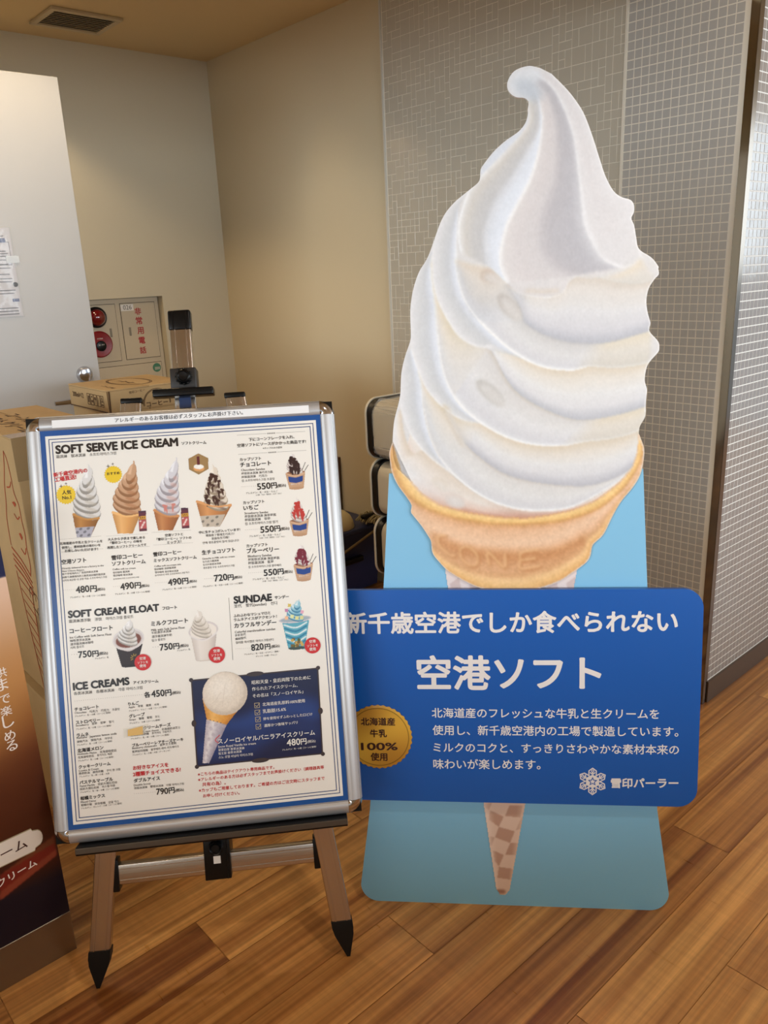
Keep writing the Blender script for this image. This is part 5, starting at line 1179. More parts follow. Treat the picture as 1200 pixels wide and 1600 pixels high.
for key, sc, seed in (('cup1', (44, 24, 26), 1), ('cup2', (190, 54, 50), 2), ('cup3', (116, 20, 44), 3)):
    tip, l_e, r_e, br2, bl2 = PICTURES[key]; cv = pic_canvas(PICTURES[key], .0008); w = r_e[0]-l_e[0]; cx = (l_e[0]+r_e[0])/2; cy = (l_e[1]+r_e[1])/2
    for k in (0, 1):
        cv.line([(r_e[0]-.010+k*.005, cy-.002), (r_e[0]+.002+k*.006, cy+.022-.006*k)], .0022, (52, 40, 44), 1, 0, True)
    cv.poly([l_e, r_e, br2, bl2], (198, 160, 128)); cv.ell((bl2[0]+br2[0])/2, bl2[1]+.0005, (br2[0]-bl2[0])/2, .0032, (188, 148, 116))
    cv.ell(cx, cy, w/2, .0055, (150, 104, 76), .03)
    swirl(cv, tip, cx-.001, cy+.006, w*.86, 5, CUPW); splats(cv, cx-.002, cy+.005, tip[1]-.008, w*.74, w*.2, 17, sc, seed)
    cv.line([l_e, (cx, cy-.0062), r_e], .0028, (214, 176, 144), 1, .4)
    ym = cy-.013; cv.poly([(l_e[0]+.0055, ym+.0065), (cx, ym+.003), (r_e[0]-.0055, ym+.0065), (r_e[0]-.0068, ym-.0055), (cx, ym-.0085), (l_e[0]+.0068, ym-.0055)], (26, 66, 140), 1, .4, False)
    pc = canvas_mesh('cup_sundae_picture', cv, PZ+.0004, poster, MI)
TX['cup_lettering'].build('cup_lettering', M_txw, poster)
tip, l_e, r_e, br2, bl2 = PICTURES['f1']; cv = pic_canvas(PICTURES['f1']); w = r_e[0]-l_e[0]; cx = (l_e[0]+r_e[0])/2; cy = (l_e[1]+r_e[1])/2
cv.poly([(l_e[0]+.006, cy-.018), (r_e[0]-.004, cy-.016), br2, bl2], (40, 26, 28)); cv.ell((bl2[0]+br2[0])/2, bl2[1]+.001, (br2[0]-bl2[0])/2, .004, (34, 22, 24))
cv.ell(cx, cy-.004, w/2, .023, (224, 220, 220), .12); cv.ell(cx, cy-.004, w/2-.003, .019, (206, 198, 196), .12); cv.ell(cx, cy-.006, w/2-.007, .015, (120, 66, 52), .12, 1, .6, False)
swirl(cv, tip, cx-.002, cy-.008, w*.66, 5, WHT); cv.line([(l_e[0]+.003, cy-.014), (cx, cy-.028), (r_e[0]-.002, cy-.010)], .003, (222, 214, 212), .9, .5)
for a in range(5): cv.line([(cx+.010+.004*math.cos(1.2+a*.6), cy-.044+.004*math.sin(1.2+a*.6)), (cx+.010+.009*math.cos(1.2+a*.6), cy-.044+.009*math.sin(1.2+a*.6))], .0012, (206, 170, 60), .9, .3)
canvas_mesh('float_picture', cv, PZ+.0004, poster, MI)
tip, l_e, r_e, br2, bl2 = PICTURES['f2']; cv = pic_canvas(PICTURES['f2']); w = r_e[0]-l_e[0]; cx = (l_e[0]+r_e[0])/2; cy = (l_e[1]+r_e[1])/2
MLK = ((250, 246, 240), (226, 218, 208), (176, 166, 154), (196, 184, 166))
cv.poly([(l_e[0]+.004, cy-.010), (r_e[0]-.004, cy-.010), br2, bl2], (226, 216, 206)); cv.ell((bl2[0]+br2[0])/2, bl2[1]+.001, (br2[0]-bl2[0])/2, .004, (214, 202, 192))
cv.band([(l_e[0]+.004, cy-.012), bl2], [(r_e[0]-.004, cy-.012), br2], [(0, 206, 196, 188), (.3, 234, 226, 218), (.7, 226, 216, 206), (1, 196, 186, 180)], soft=1)
cv.ell(cx, cy-.002, w/2, .020, (216, 208, 206), .1); cv.ell(cx, cy-.003, w/2-.004, .016, (238, 230, 220), .1)
swirl(cv, (tip[0], tip[1]), cx-.004, cy-.006, w*.72, 5, MLK); cv.line([(l_e[0]+.002, cy-.010), (cx, cy-.023), (r_e[0]-.001, cy-.006)], .003, (232, 226, 222), .9, .5)
canvas_mesh('float_picture', cv, PZ+.0004, poster, MI)
tip, l_e, r_e, br2, bl2 = PICTURES['f3']; cv = pic_canvas(PICTURES['f3']); w = r_e[0]-l_e[0]; cx = (l_e[0]+r_e[0])/2; cy = (l_e[1]+r_e[1])/2
cv.poly([(l_e[0]+.007, cy-.004), (r_e[0]-.005, cy-.004), br2, bl2], (92, 170, 190)); cv.ell((bl2[0]+br2[0])/2, bl2[1]+.001, (br2[0]-bl2[0])/2, .004, (60, 78, 74))
cv.ell(cx, cy, w/2, .0075, (206, 200, 206), .03); cv.ell(cx, cy, w/2-.004, .005, (160, 176, 186), .03, 1, .5, False)
for k in range(6): cv.line([(l_e[0]+.010+k*.001, cy-.010-k*.0075), (cx, cy-.018-k*.0075), (r_e[0]-.010-k*.001, cy-.008-k*.0075)], .0034, ((236, 240, 240), (40, 120, 158))[k % 2], .9, .6)
rn = random.Random(8)
for k in range(16): cv.ell((bl2[0]+br2[0])/2+rn.uniform(-.011, .013), bl2[1]+.006+rn.random()*.014, .0035, .003, rn.choice([(196, 148, 50), (120, 96, 48), (70, 96, 60), (206, 170, 90)]), 0, 1, .4, False)
swirl(cv, tip, cx, cy+.004, w*.56, 5, ((240, 246, 248), (150, 200, 216), (52, 120, 156), (90, 150, 180)))
for dx, dy, c in ((-.018, .004, (240, 190, 150)), (.004, .002, (224, 220, 150)), (.016, .014, (226, 170, 190)), (-.010, .030, (214, 190, 100)), (-.017, .020, (196, 130, 170)), (.014, .002, (220, 214, 150)), (-.006, .006, (222, 226, 170))): cv.poly([(cx+dx-.004, cy+dy-.003), (cx+dx+.003, cy+dy-.004), (cx+dx+.0045, cy+dy+.0035), (cx+dx-.003, cy+dy+.0045)], c, 1, .4, True)
canvas_mesh('sundae_picture', cv, PZ+.0004, poster, MI)
# badges
M_yel = mat('yellow_badge', (236, 200, 44), .3, coat=.5)
for i, (k, x, y, r) in enumerate(BADGES):
    n = 44 if k == 'y' else 40; q = MB()
    q.add([(x+r*(1+(.07*(-1)**j if k == 'y' else 0))*math.cos(2*math.pi*j/n), y+r*(1+(.07*(-1)**j if k == 'y' else 0))*math.sin(2*math.pi*j/n), PZ+(.0007 if k == 'y' else .0018)) for j in range(n)], [tuple(range(n))])
    q.build('starburst_badge' if k == 'y' else 'red_disc', M_yel if k == 'y' else mat('red_disc_ink', (204, 36, 40), .3, coat=.5), poster)
TX['disc_lettering'].build('disc_lettering', M_txw, poster)
q = MB()
for x, y, r in SPARKLES: q.add([(x+rr2*math.cos(math.pi/4*j), y+rr2*math.sin(math.pi/4*j), PZ+.0007) for j, rr2 in enumerate([r, r*.28]*4)], [tuple(range(8))])
q.build('sparkle_marks', mat('grey_sparkle', (120, 108, 96), .4), poster)
# navy panel with the scoop
P4 = PICTURES['panel']; cv = pic_canvas(P4, .0012, .004, (16, 26, 66)); cv.poly(P4, (16, 26, 66))
for k, (a, b, w_, al) in enumerate(((.25, .5, .03, .5), (.45, .62, .02, .6), (.15, .3, .03, .4), (.6, .5, .02, .45))):
    L_ = lambda t, s: (P4[3][0]*(1-s)*(1-t)+P4[2][0]*(1-s)*t+P4[0][0]*s*(1-t)+P4[1][0]*s*t, P4[3][1]*(1-s)*(1-t)+P4[2][1]*(1-s)*t+P4[0][1]*s*(1-t)+P4[1][1]*s*t)
    cv.line([L_(0, a), L_(.35, (a+b)/2-.1), L_(.7, b+.05), L_(1, b-.05)], w_, (44, 84, 160), al, 9)
pan = canvas_mesh('navy_panel', cv, PZ+.0004, poster, MI)
q = MB()
for i in range(4):
    a, b = P4[i], P4[(i+1) % 4]; L = math.dist(a, b); dx, dy = (b[0]-a[0])/L, (b[1]-a[1])/L
    q.add([(a[0]+dx*s-dy*e, a[1]+dy*s+dx*e, PZ+.0008) for s, e in ((0, -.0022), (L, -.0022), (L, .0005), (0, .0005))], [(0, 1, 2, 3)])
    q.add([(a[0]+.0045*math.cos(t), a[1]+.0045*math.sin(t), PZ+.0009) for t in [j*math.pi/4+math.pi/8 for j in range(8)]], [tuple(range(8))])
    mx, my = (a[0]+b[0])/2, (a[1]+b[1])/2; big = .018 if i % 2 == 0 else .007
    q.add([(mx+(big*math.cos(t))*dx-(.005*math.sin(t))*dy, my+(big*math.cos(t))*dy+(.005*math.sin(t))*dx, PZ+.0009) for t in [j*math.pi/8 for j in range(16)]], [tuple(range(16))])
q.build('ornate_border', mat('bronze_print', (62, 50, 52), .3, coat=.5), pan)
TX['panel_lettering'].build('panel_lettering', M_txw, pan)
q = MB()
for x, y in PICTURES['checks']:
    for (x0, y0, x1, y1) in ((-1, -1, 1, -1), (1, -1, 1, 1), (1, 1, -1, 1), (-1, 1, -1, -1), (-.6, .1, -.1, -.6), (-.1, -.6, 1.2, 1.0)):
        a = (x+x0*.005, y+y0*.005); b = (x+x1*.005, y+y1*.005); L = math.dist(a, b); dx, dy = (b[0]-a[0])/L, (b[1]-a[1])/L
        q.add([(a[0]+dx*s-dy*e, a[1]+dy*s+dx*e, PZ+.0014) for s, e in ((0, -.0005), (L, -.0005), (L, .0005), (0, .0005))], [(0, 1, 2, 3)])
q.build('check_boxes', mat('tan_print', (190, 176, 140), .3, coat=.5), pan)
bc, bl3, br3 = PICTURES['ball']; pc_ = PICTURES['pcone']; ps = PICTURES['psl']
cv = pic_canvas(list(pc_)+list(ps)+[(bc[0], bc[1]+.05)], .0009, .006)
cv.poly(ps, (214, 206, 210)); cv.band([ps[0], ps[3]], [ps[1], ps[2]], [(0, 188, 178, 186), (.35, 232, 226, 228), (1, 150, 142, 160)], soft=1)
for i in range(5):
    for j in range(8):
        if (i+j) % 2 == 0:
            s_, t_ = (i+.5)/5, (j+.5)/8; x = (ps[0][0]*(1-s_)+ps[1][0]*s_)*(1-t_)+(ps[3][0]*(1-s_)+ps[2][0]*s_)*t_; y = (ps[0][1]*(1-s_)+ps[1][1]*s_)*(1-t_)+(ps[3][1]*(1-s_)+ps[2][1]*s_)*t_
            cv.ell(x, y, .0042*(1-t_*.6), .004, (186, 174, 186), .6, .6, .6, False)
cv.line([(ps[0][0]+.026, ps[0][1]-.036), (ps[0][0]+.016, ps[0][1]-.046), (ps[0][0]+.026, ps[0][1]-.056)], .0018, (200, 50, 60), .9, .4)
cv.poly(pc_, (236, 170, 80)); cv.band([pc_[0], pc_[3]], [pc_[1], pc_[2]], [(0, 206, 140, 60), (.3, 246, 192, 110), (.8, 226, 156, 66), (1, 190, 124, 54)], soft=1)
rb = (br3[0]-bl3[0])/2
cv.ell(bc[0], bc[1], rb, rb*.97, (206, 192, 176)); cv.ell(bc[0]-.004, bc[1]+.004, rb*.9, rb*.88, (232, 220, 204), 0, 1, 4, False); cv.ell(bc[0]-.008, bc[1]+.012, rb*.55, rb*.5, (244, 236, 224), 0, .8, 7, False)
for k in range(9): cv.line([(bc[0]-rb*.8+k*.01, bc[1]-rb*.6+(k % 3)*.01), (bc[0]-rb*.5+k*.008, bc[1]-rb*.45+(k % 4)*.012)], .0012, (214, 200, 184), .6, .6)
cv.grain(3, 1.2, 4)
canvas_mesh('ice_cream_scoop_picture', cv, PZ+.0011, poster, MI)
# taped yellow price tag over one of the flavours
tg = PICTURES['tag']; q = MB(); q.add([(x, y, PZ+.0022) for x, y in tg[::-1]], [(0, 1, 2, 3)]); yt = q.build('yellow_tag', mat('yellow_tag_paper', (236, 184, 40), .3), poster)
q = MB(); q.add([(x+dx, y+dy, PZ+.0025) for (x, y), dx, dy in zip(tg[::-1], (-.008, .002, .012, -.008), (-.002, -.002, .003, .003))], [(0, 1, 2, 3)]); q.build('clear_tape', mat('clear_tape', (230, 226, 210), .1, alpha=.25), yt)

# ---------------------------------------------------------------- promotional panel at the left edge
promo = thing('poster_panel_stand', 'brown coffee soft serve poster panel on a bare metal base, left of the menu board', 'display panel', (.396, 1.567, 0))
ox, oy = .396, 1.567
pv = lambda q: (q[0]-ox, q[1]-.0212, q[2])   # canvas x, z -> panel face
PT = 1.02
cv = Canvas(-.42, .104, 0, PT, .003, (92, 44, 26))
ramp = [(.104, (16, 12, 26)), (.20, (18, 14, 30)), (.24, (58, 22, 14)), (.36, (74, 32, 16)), (.52, (92, 46, 26)), (.60, (132, 82, 44)), (.68, (176, 124, 76)), (.76, (196, 150, 108)), (.86, (222, 184, 156)), (.896, (226, 190, 164)), (.900, (24, 34, 74)), (.95, (20, 30, 66)), (1.1, (20, 30, 66))]
zz = cv.y0+np.arange(cv.h)*cv.res
for k in range(3): cv.a[..., k] = np.interp(zz, [r[0] for r in ramp], [r[1][k] for r in ramp])[:, None]
cv.ell(-.10, .62, .10, .10, (206, 150, 84), 0, .55, 14, False); cv.ell(-.02, .70, .03, .06, (196, 140, 84), 0, .4, 8, False)
RB = [(x-ox, z) for x, z in PROMO['rib']]
cv.poly([RB[0], (0, .3035), (0, .2555), RB[3]], (120, 34, 24), 1, .6, False)
cv.poly([RB[0], (0, .3035), (0, .2870), RB[0]], (112, 60, 36), 1, .6, False); cv.poly([RB[4], (0, .2700), (0, .2555), RB[3]], (140, 62, 42), 1, .6, False)
cv.poly([(-.42, .235), (-.13, .215), (0, .204), (0, .1), (-.42, .1)], (18, 13, 28), 1, 1, False)
cv.m[:] = 1
mb = MB(); mb.box((-.42, 0, .104), (0, .012, PT)); face = mb.build('panel', mat('panel_core', (60, 34, 24), .5), promo)
canvas_mesh('panel_print', cv, 0, face, ink('panel_ink', .3), lambda q: (q[0], -.0006, q[1]))
mb = MB(); mb.box((-.43, -.002, 0), (.003, .20, .104), .002); mb.build('metal_base', brushed('worn_metal_base', (150, 140, 126), .35, 0), promo)
t1 = MB(); mp_ = lambda t: (t[0], -.0012-t[2]*0, t[1])
chars = 'どもまで楽しめる'
for ch, (x, z) in zip('供まで楽しめる', PROMO['v']):
    w = .021; write(t1, ch, x-ox-w/2, z-.009, x-ox+w/2, z-.009, 0, .012, 0, 3, mp_)
M_cr = mat('cream_lettering', (240, 226, 214), .4)
t1.build('slogan_lettering', M_cr, face)
t2 = MB(); a, b = PROMO['ribt']; write(t2, 'クリーム', a[0]-ox-.006, a[1]-.008, b[0]-ox, b[1]+.008, 0, .016, 0, 3, mp_); t2.build('ribbon_lettering', M_cr, face)
pl = [(x-ox, z) for x, z in PROMO['plate']]
def plate(g, z):
    q = MB(); tp, bt = .3465-g, .2895+g
    out = [(-.16, tp), (-.042, tp), (-.040, tp-.006), (-.034, tp-.008)]
    for k in range(9): t = math.pi/2-math.pi*k/8; out.append((-.034+(.0125-g*.3)*math.cos(t), .318+(.0205-g)*math.sin(t)))
    out += [(-.034, bt+.008), (-.040, bt+.006), (-.042, bt), (-.16, bt)]
    q.add([(x, z, y) for x, y in out], [tuple(range(len(out)))]); return q
lp = plate(0, -.0010).build('label_plate', mat('olive_plate_edge', (176, 160, 124), .4), face); plate(.0022, -.0014).build('label_plate_face', mat('cream_plate', (232, 220, 206), .4), lp)
t3 = MB(); write(t3, 'ーム', -.106, .306, -.054, .3085, 0, .012, 0, 3, lambda t: (t[0], -.0019, t[1])); t3.build('plate_lettering', mat('plate_brown_ink', (64, 30, 26), .4), lp)

# ---------------------------------------------------------------- cartons
def carton(name, label, x0, y0, z0, x1, y1, z1, group=None):
    c = thing(name, label, 'cardboard box', ((x0+x1)/2, (y0+y1)/2, z0), None, group)
    hx, hy, h = (x1-x0)/2, (y1-y0)/2, z1-z0
    q = MB(); q.box((-hx, -hy, 0), (hx, hy, h-.004), .003); b = q.build('carton_body', M_kraft, c, 30)
    q = MB(); q.box((-hx, -hy, h-.0045), (-.0012, hy, h), .0015); q.build('top_flap', M_kraft, c, 30)
    q = MB(); q.box((.0012, -hy, h-.0045), (hx, hy, h), .0015); q.build('top_flap', M_kraft, c, 30)
    return c, b, hx, hy, h
M_tape = mat('brown_packing_tape', (176, 150, 110), .25)
carton('cardboard_box', 'plain lower cardboard box under the tall soft serve box, mostly hidden behind the poster panel', .545, 1.95, 0, .80, 2.48, .392)
c, b, hx, hy, h = carton('cardboard_box', 'tall cardboard box with red cone drawing and cup sketches, left behind the menu board', .565, 1.956, .3925, .80, 2.46, 1.092)
X = -hx-.0008                       # the face towards the poster panel
def stroke(mb, pts, w, mapf):
    p = smooth(pts, 5*len(pts)); d = np.gradient(p, axis=0); d /= np.hypot(d[:, 0], d[:, 1])[:, None]+1e-9
    nn = np.c_[-d[:, 1], d[:, 0]]*w/2; a, e = p+nn, p-nn; n = len(p)
    mb.add([mapf(t) for t in a]+[mapf(t) for t in e], [(i, i+1, n+i+1, n+i) for i in range(n-1)])
left = lambda t: (X, -hy+t[0], t[1])       # t = (distance from the near corner, height)
r = MB()
for pts in ([(.075, .66), (.06, .64), (.052, .60), (.05, .56), (.03, .53), (.028, .49), (.022, .46), (.028, .42), (.024, .38), (.034, .35)], [(.075, .66), (.09, .62), (.115, .57), (.13, .52), (.15, .47), (.155, .40)],
            [(.06, .585), (.075, .57), (.10, .565)], [(.04, .50), (.06, .49), (.08, .50)], [(.034, .42), (.05, .40), (.075, .41)]): stroke(r, pts, .004, left)
for pts in ([(.05, .53), (.062, .52), (.08, .53), (.062, .535)], [(.045, .445), (.056, .435), (.07, .45), (.056, .455)]): r.add([left(t) for t in pts], [(0, 1, 2, 3)])
for dz in (0, .018, .032, .05): stroke(r, [(.034, .345-dz), (.09, .375-dz), (.155, .395-dz)], .005, left)
stroke(r, [(.05, .30), (.075, .0)], .004, left); stroke(r, [(.15, .33), (.095, .0)], .004, left)
for k in range(9): stroke(r, [(.052+k*.003, .29-k*.03), (.14-k*.004, .315-k*.03)], .003, left)
r.build('red_cone_drawing', M_redink, b)
kq = MB()
for cx, cz, rr3 in ((.03, .27, .022), (.015, .24, .018), (.05, .285, .02)): stroke(kq, [(cx+rr3*math.cos(t), cz+rr3*math.sin(t)*1.3) for t in np.linspace(-.3, math.pi+.3, 9)], .0022, left)
for k in range(5): stroke(kq, [(.008+k*.011, .235), (.014+k*.009, .165)], .0022, left)
stroke(kq, [(.006, .235), (.06, .255)], .003, left); stroke(kq, [(.012, .165), (.052, .168)], .003, left)
kq.build('cup_sketch', M_kraftink, b)
q = MB(); q.box((-hx-.0006, -hy-.0006, h-.105), (-hx+.055, -hy+.0002, h+.0004)); q.box((-hx-.0004, -hy-.0004, h-.001), (-hx+.05, -hy+.06, h+.0005)); q.build('packing_tape', M_tape, c)
tq = MB(); tf = lambda t: (-hx+.02+(t[1]), hy-.09-t[0], h+.0008)
write(tq, 'コーンカップ', .02, .10, .30, .10, 0, .012, 0, 2, lambda t: (-hx+t[1], hy-.10-t[0], h+.0008), (0, 0, 1)); write(tq, 'ソフトクリーム', .0, .045, .34, .045, 0, .012, 0, 2, lambda t: (-hx+t[1], hy-.10-t[0], h+.0008), (0, 0, 1))
tq.build('top_lettering', M_kraftink, b)
# stack in front of the door, the small coffee carton on top
carton('cardboard_box', 'large kraft box at the bottom of the stack by the door', .97, 2.28, 0, 1.42, 2.72, .42)
carton('cardboard_box', 'kraft box in the middle of the stack by the door', .985, 2.33, .421, 1.38, 2.71, .82)
carton('cardboard_box', 'kraft box right under the printed coffee carton', .996, 2.41, .821, 1.27, 2.70, 1.043)
c, b, hx, hy, h = carton('cardboard_box', 'coffee carton with printed circle and handling marks, topmost of the stack by the door', .99, 2.40, 1.0435, 1.275, 2.70, 1.115)
L_ = lambda t: (-hx-.0008, hy-t[0], t[1]); F_ = lambda t: (-hx+t[0], -hy-.0008, t[1]); T_ = lambda t: (-hx+t[0], -hy+t[1], h+.0006)
q = MB(); write(q, '200ml×12', .03, .034, .12, .034, 0, .014, 0, 2, L_, (-1, 0, 0))
for k in range(5):
    x = .15+k*.026
    for a, e in (((x, .018), (x+.022, .018)), ((x+.022, .018), (x+.022, .052)), ((x+.022, .052), (x, .052)), ((x, .052), (x, .018))): stroke(q, [a, e], .0022, L_)
    if k == 0: stroke(q, [(x+.006, .024), (x+.010, .046)], .004, L_); stroke(q, [(x+.014, .024), (x+.016, .046)], .004, L_)
    if k == 1: stroke(q, [(x+.005, .03), (x+.017, .03)], .007, L_); stroke(q, [(x+.008, .044), (x+.015, .044)], .006, L_)
    if k == 2: q.add([L_(t) for t in [(x+.011+.007*math.cos(a), .036+.010*max(0, math.sin(a))) for a in np.linspace(0, math.pi, 8)]], [tuple(range(8))]); stroke(q, [(x+.011, .036), (x+.011, .024)], .002, L_)
    if k == 3: stroke(q, [(x+.008, .024), (x+.008, .046)], .002, L_)
    if k == 4: stroke(q, [(x+.005, .034), (x+.018, .034)], .003, L_); stroke(q, [(x+.011, .034), (x+.011, .048)], .005, L_); stroke(q, [(x+.004, .024), (x+.018, .024)], .004, L_)
stroke(q, [(0, .003), (2*hy, .003)], .004, L_); stroke(q, [(.008, .0), (.010, h-.004)], .005, F_)
stroke(q, [(.004, .0), (.004, h-.004)], .002, F_)
cc = (.165, .012); 
for rr3 in (.047, .044): stroke(q, [(cc[0]+rr3*math.cos(t), cc[1]+rr3*math.sin(t)) for t in np.linspace(-.1, math.pi+.1, 16)], .0018, F_)
write(q, 'コーヒー', .128, .004, .202, .004, 0, .02, 0, 2, F_); write(q, '雪印', .152, .024, .178, .024, 0, .014, 0, 2, F_)
write(q, '雪印コーヒー', .075, .052, .128, .055, 0, .01, 0, 2, F_)
el = (.15, .16)
for rr3 in (1, .93): stroke(q, [(el[0]+.062*rr3*math.cos(t), el[1]+.11*rr3*math.sin(t)) for t in np.linspace(0, 2*math.pi, 24)], .0028, T_)
write(q, 'コーヒー', .118, .11, .118, .21, 0, .02, 0, 2, lambda t: (-hx+t[0]+.03, -hy+t[1], h+.0006), (0, 0, 1))
write(q, '雪印コーヒー', .05, .03, .05, .13, 0, .014, 0, 2, T_, (0, 0, 1))
q.build('carton_print', M_kraftink, b)

# ---------------------------------------------------------------- alarm and emergency telephone cabinet in the recess
cabn = thing('alarm_cabinet', 'cream wall cabinet with red alarm lamp, red call button and emergency telephone door', 'cabinet', (1.58, YA+.045, .352))
cx0, cz0 = 1.58, .352; yy = 0.0
M_cab = mat('cream_cabinet_paint', (206, 194, 170), .45)
q = MB(); q.box((rx0+.004-cx0, .004, .0), (rx1-.004-cx0, .014, rz1-.004-cz0), .001); body = q.build('cabinet_body', M_cab, cabn)
M_seam = mat('dark_cabinet_seam', (62, 46, 32), .6); M_hand = mat('grey_pull', (140, 132, 116), .4)
def cdoor(x0, z0, x1, z1, name):
    x0 -= cx0; x1 -= cx0; z0 -= cz0; z1 -= cz0
    q = MB(); q.box((x0-.0022, .0028, z0-.0022), (x1+.0022, .0045, z1+.0022)); q.build('door_gap', M_seam, cabn)
    q = MB(); q.box((x0, .0008, z0), (x1, .0048, z1), .0006); return q.build(name, M_cab, cabn)
d0 = cdoor(1.395, 1.0575, 1.720, 1.3315, 'lamp_door'); d1 = cdoor(1.748, 1.0583, 1.931, 1.3315, 'telephone_door'); cdoor(1.30, .40, 1.931, 1.030, 'lower_door')
for (x, z), dd in zip(CAB['hand'], (d0, d1)):
    q = MB(); q.box((x-.0055-cx0, -.001, z-.021-cz0), (x+.0055-cx0, .002, z+.021-cz0), .002); q.build('pull', M_hand, dd)
lx, lz = CAB['lamp'][0]; lr = .045
q = MB(); q.lathe([(.050, 0), (.050, -.014), (.045, -.020), (.040, -.018)], (lx-cx0, .001, lz-cz0), 'y'); ring = q.build('lamp_bezel', M_black, d0, 40)
q = MB(); q.lathe([(.041*math.cos(a), -.014-.034*math.sin(a)) for a in np.linspace(0, 1.55, 9)], (lx-cx0, .001, lz-cz0), 'y'); q.build('red_lamp', mat('red_lamp_glass', (112, 6, 20), .08, coat=1), ring, 60)
bx, bz = CAB['disc'][0]
q = MB(); q.lathe([(.064, 0), (.064, -.008), (.058, -.013), (.030, -.010), (.001, -.010)], (bx-cx0, .001, bz-cz0), 'y', 40); disc = q.build('call_button_plate', mat('alarm_red', (140, 14, 24), .3), d0, 40)
q = MB(); q.lathe([(.025, -.009), (.025, -.015), (.020, -.017), (.001, -.016)], (bx+.003-cx0, .001, bz-.008-cz0), 'y'); q.build('call_button', M_black, disc, 40)
q = MB(); write(q, '非常電話', bx-.014-cx0, bz+.024-cz0, bx+.016-cx0, bz+.024-cz0, 0, 0, 0, 2, lambda t: (t[0], -.0118, t[1])); write(q, '強く押す', bx-.012-cx0, bz-.006-cz0, bx+.018-cx0, bz-.006-cz0, 0, 0, 0, 2, lambda t: (t[0], -.0168, t[1])); q.build('button_lettering', M_white, disc)
q = MB()
for ch, (x, z) in zip('非常用電話', CAB['ch']): write(q, ch, x-.0165-cx0, z-.0155-cz0, x+.0165-cx0, z-.0155-cz0, 0, .022, 0, 3, lambda t: (t[0], .0004, t[1]))
q.build('red_lettering', mat('red_paint_lettering', (176, 30, 36), .5), d1)
(x0, z0), (x1, z1) = CAB['num']
q = MB(); q.box((x0-.010-cx0, .0002, z0-.010-cz0), (x1+.010-cx0, .0007, z0+.022-cz0)); lab = q.build('number_label', M_white, d1)
q = MB(); write(q, '026', x0-cx0+.003, z0-.004-cz0, x1-cx0, z0-.004-cz0, 0, 0, 0, 3, lambda t: (t[0], -.0002, t[1])); q.build('number_lettering', mat('grey_number', (96, 92, 88), .5), lab)
gx, gz = CAB['grn'][0]
q = MB(); q.lathe([(.0225, .0008), (.0225, -.0002), (.001, -.0002)], (gx-cx0, .0, gz-cz0), 'y', 28); gs = q.build('green_sticker', mat('green_sticker', (70, 132, 104), .4), cabn)
q = MB(); q.add([(gx-cx0-.012, -.0008, gz-cz0-.012), (gx-cx0+.017, -.0008, gz-cz0-.010), (gx-cx0+.018, -.0008, gz-cz0+.003), (gx-cx0-.012, -.0008, gz-cz0+.004)], [(0, 1, 2, 3)]); q.build('sticker_patch', mat('grey_sticker_patch', (168, 176, 160), .5), gs)

# ---------------------------------------------------------------- notice on the door
nt_ = thing('door_notice', 'printed notice in a creased clear sleeve taped to the grey door', 'notice', (.86, 2.9265, 1.332))
nx0, nx1, nh = -.105, .101, .294
q = MB(); q.add([(nx0, -.0012, .004), (nx1-.004, -.0012, .004), (nx1-.004, -.0012, nh-.004), (nx0, -.0012, nh-.004)], [(0, 1, 2, 3)]); pap = q.build('paper', mat('notice_paper', (222, 220, 226), .6), nt_)
q = MB(); 
for k, (z, w) in enumerate(((.262, .05), (.248, .06), (.214, .05), (.206, .06), (.198, .05), (.186, .06), (.172, .05), (.160, .06), (.140, .05), (.126, .06), (.116, .055), (.088, .07), (.078, .06), (.030, .07), (.020, .07), (.010, .07))):
    q.add([(nx0+.01, -.0016, z), (.05+.5*w, -.0016, z), (.05+.5*w, -.0016, z+.0035), (nx0+.01, -.0016, z+.0035)], [(0, 1, 2, 3)])
for a, e in (((.06, .245), (.088, .245)), ((.088, .245), (.088, .172)), ((.088, .172), (-.09, .172))): stroke(q, [a, e], .002, lambda t: (t[0], -.0016, t[1]))
q.build('printed_lines', mat('notice_grey_ink', (112, 114, 126), .6), pap)
q = MB(); q.box((.04, -.0022, .243), (.078, -.0015, .257)); q.box((.07, -.0022, .052), (.092, -.0015, .062)); q.lathe([(.008, -.0022), (.001, -.0022)], (.088, 0, .108), 'y', 16); q.build('blue_marks', mat('notice_blue', (92, 110, 158), .6), pap)
rn = random.Random(3); V = []; F = []; na, nb = 22, 32
for j in range(nb+1):
    for i in range(na+1): V.append((nx0+(nx1-nx0)*i/na, -.0026-rn.random()*.0016*(0 if i in (0, na) or j in (0, nb) else 1), nh*j/nb))
for j in range(nb):
    for i in range(na): k = j*(na+1)+i; F.append((k, k+1, k+na+2, k+na+1))
q = MB(); q.add(V, F); q.build('clear_sleeve', mat('clear_sleeve', (240, 244, 246), .06, alpha=.22, spec=1.0), nt_, 80)
q = MB(); q.box((nx1-.03, -.0045, .178), (nx1+.012, -.0038, .200)); q.build('clear_tape', mat('clear_tape_strip', (236, 240, 240), .1, alpha=.4), nt_)

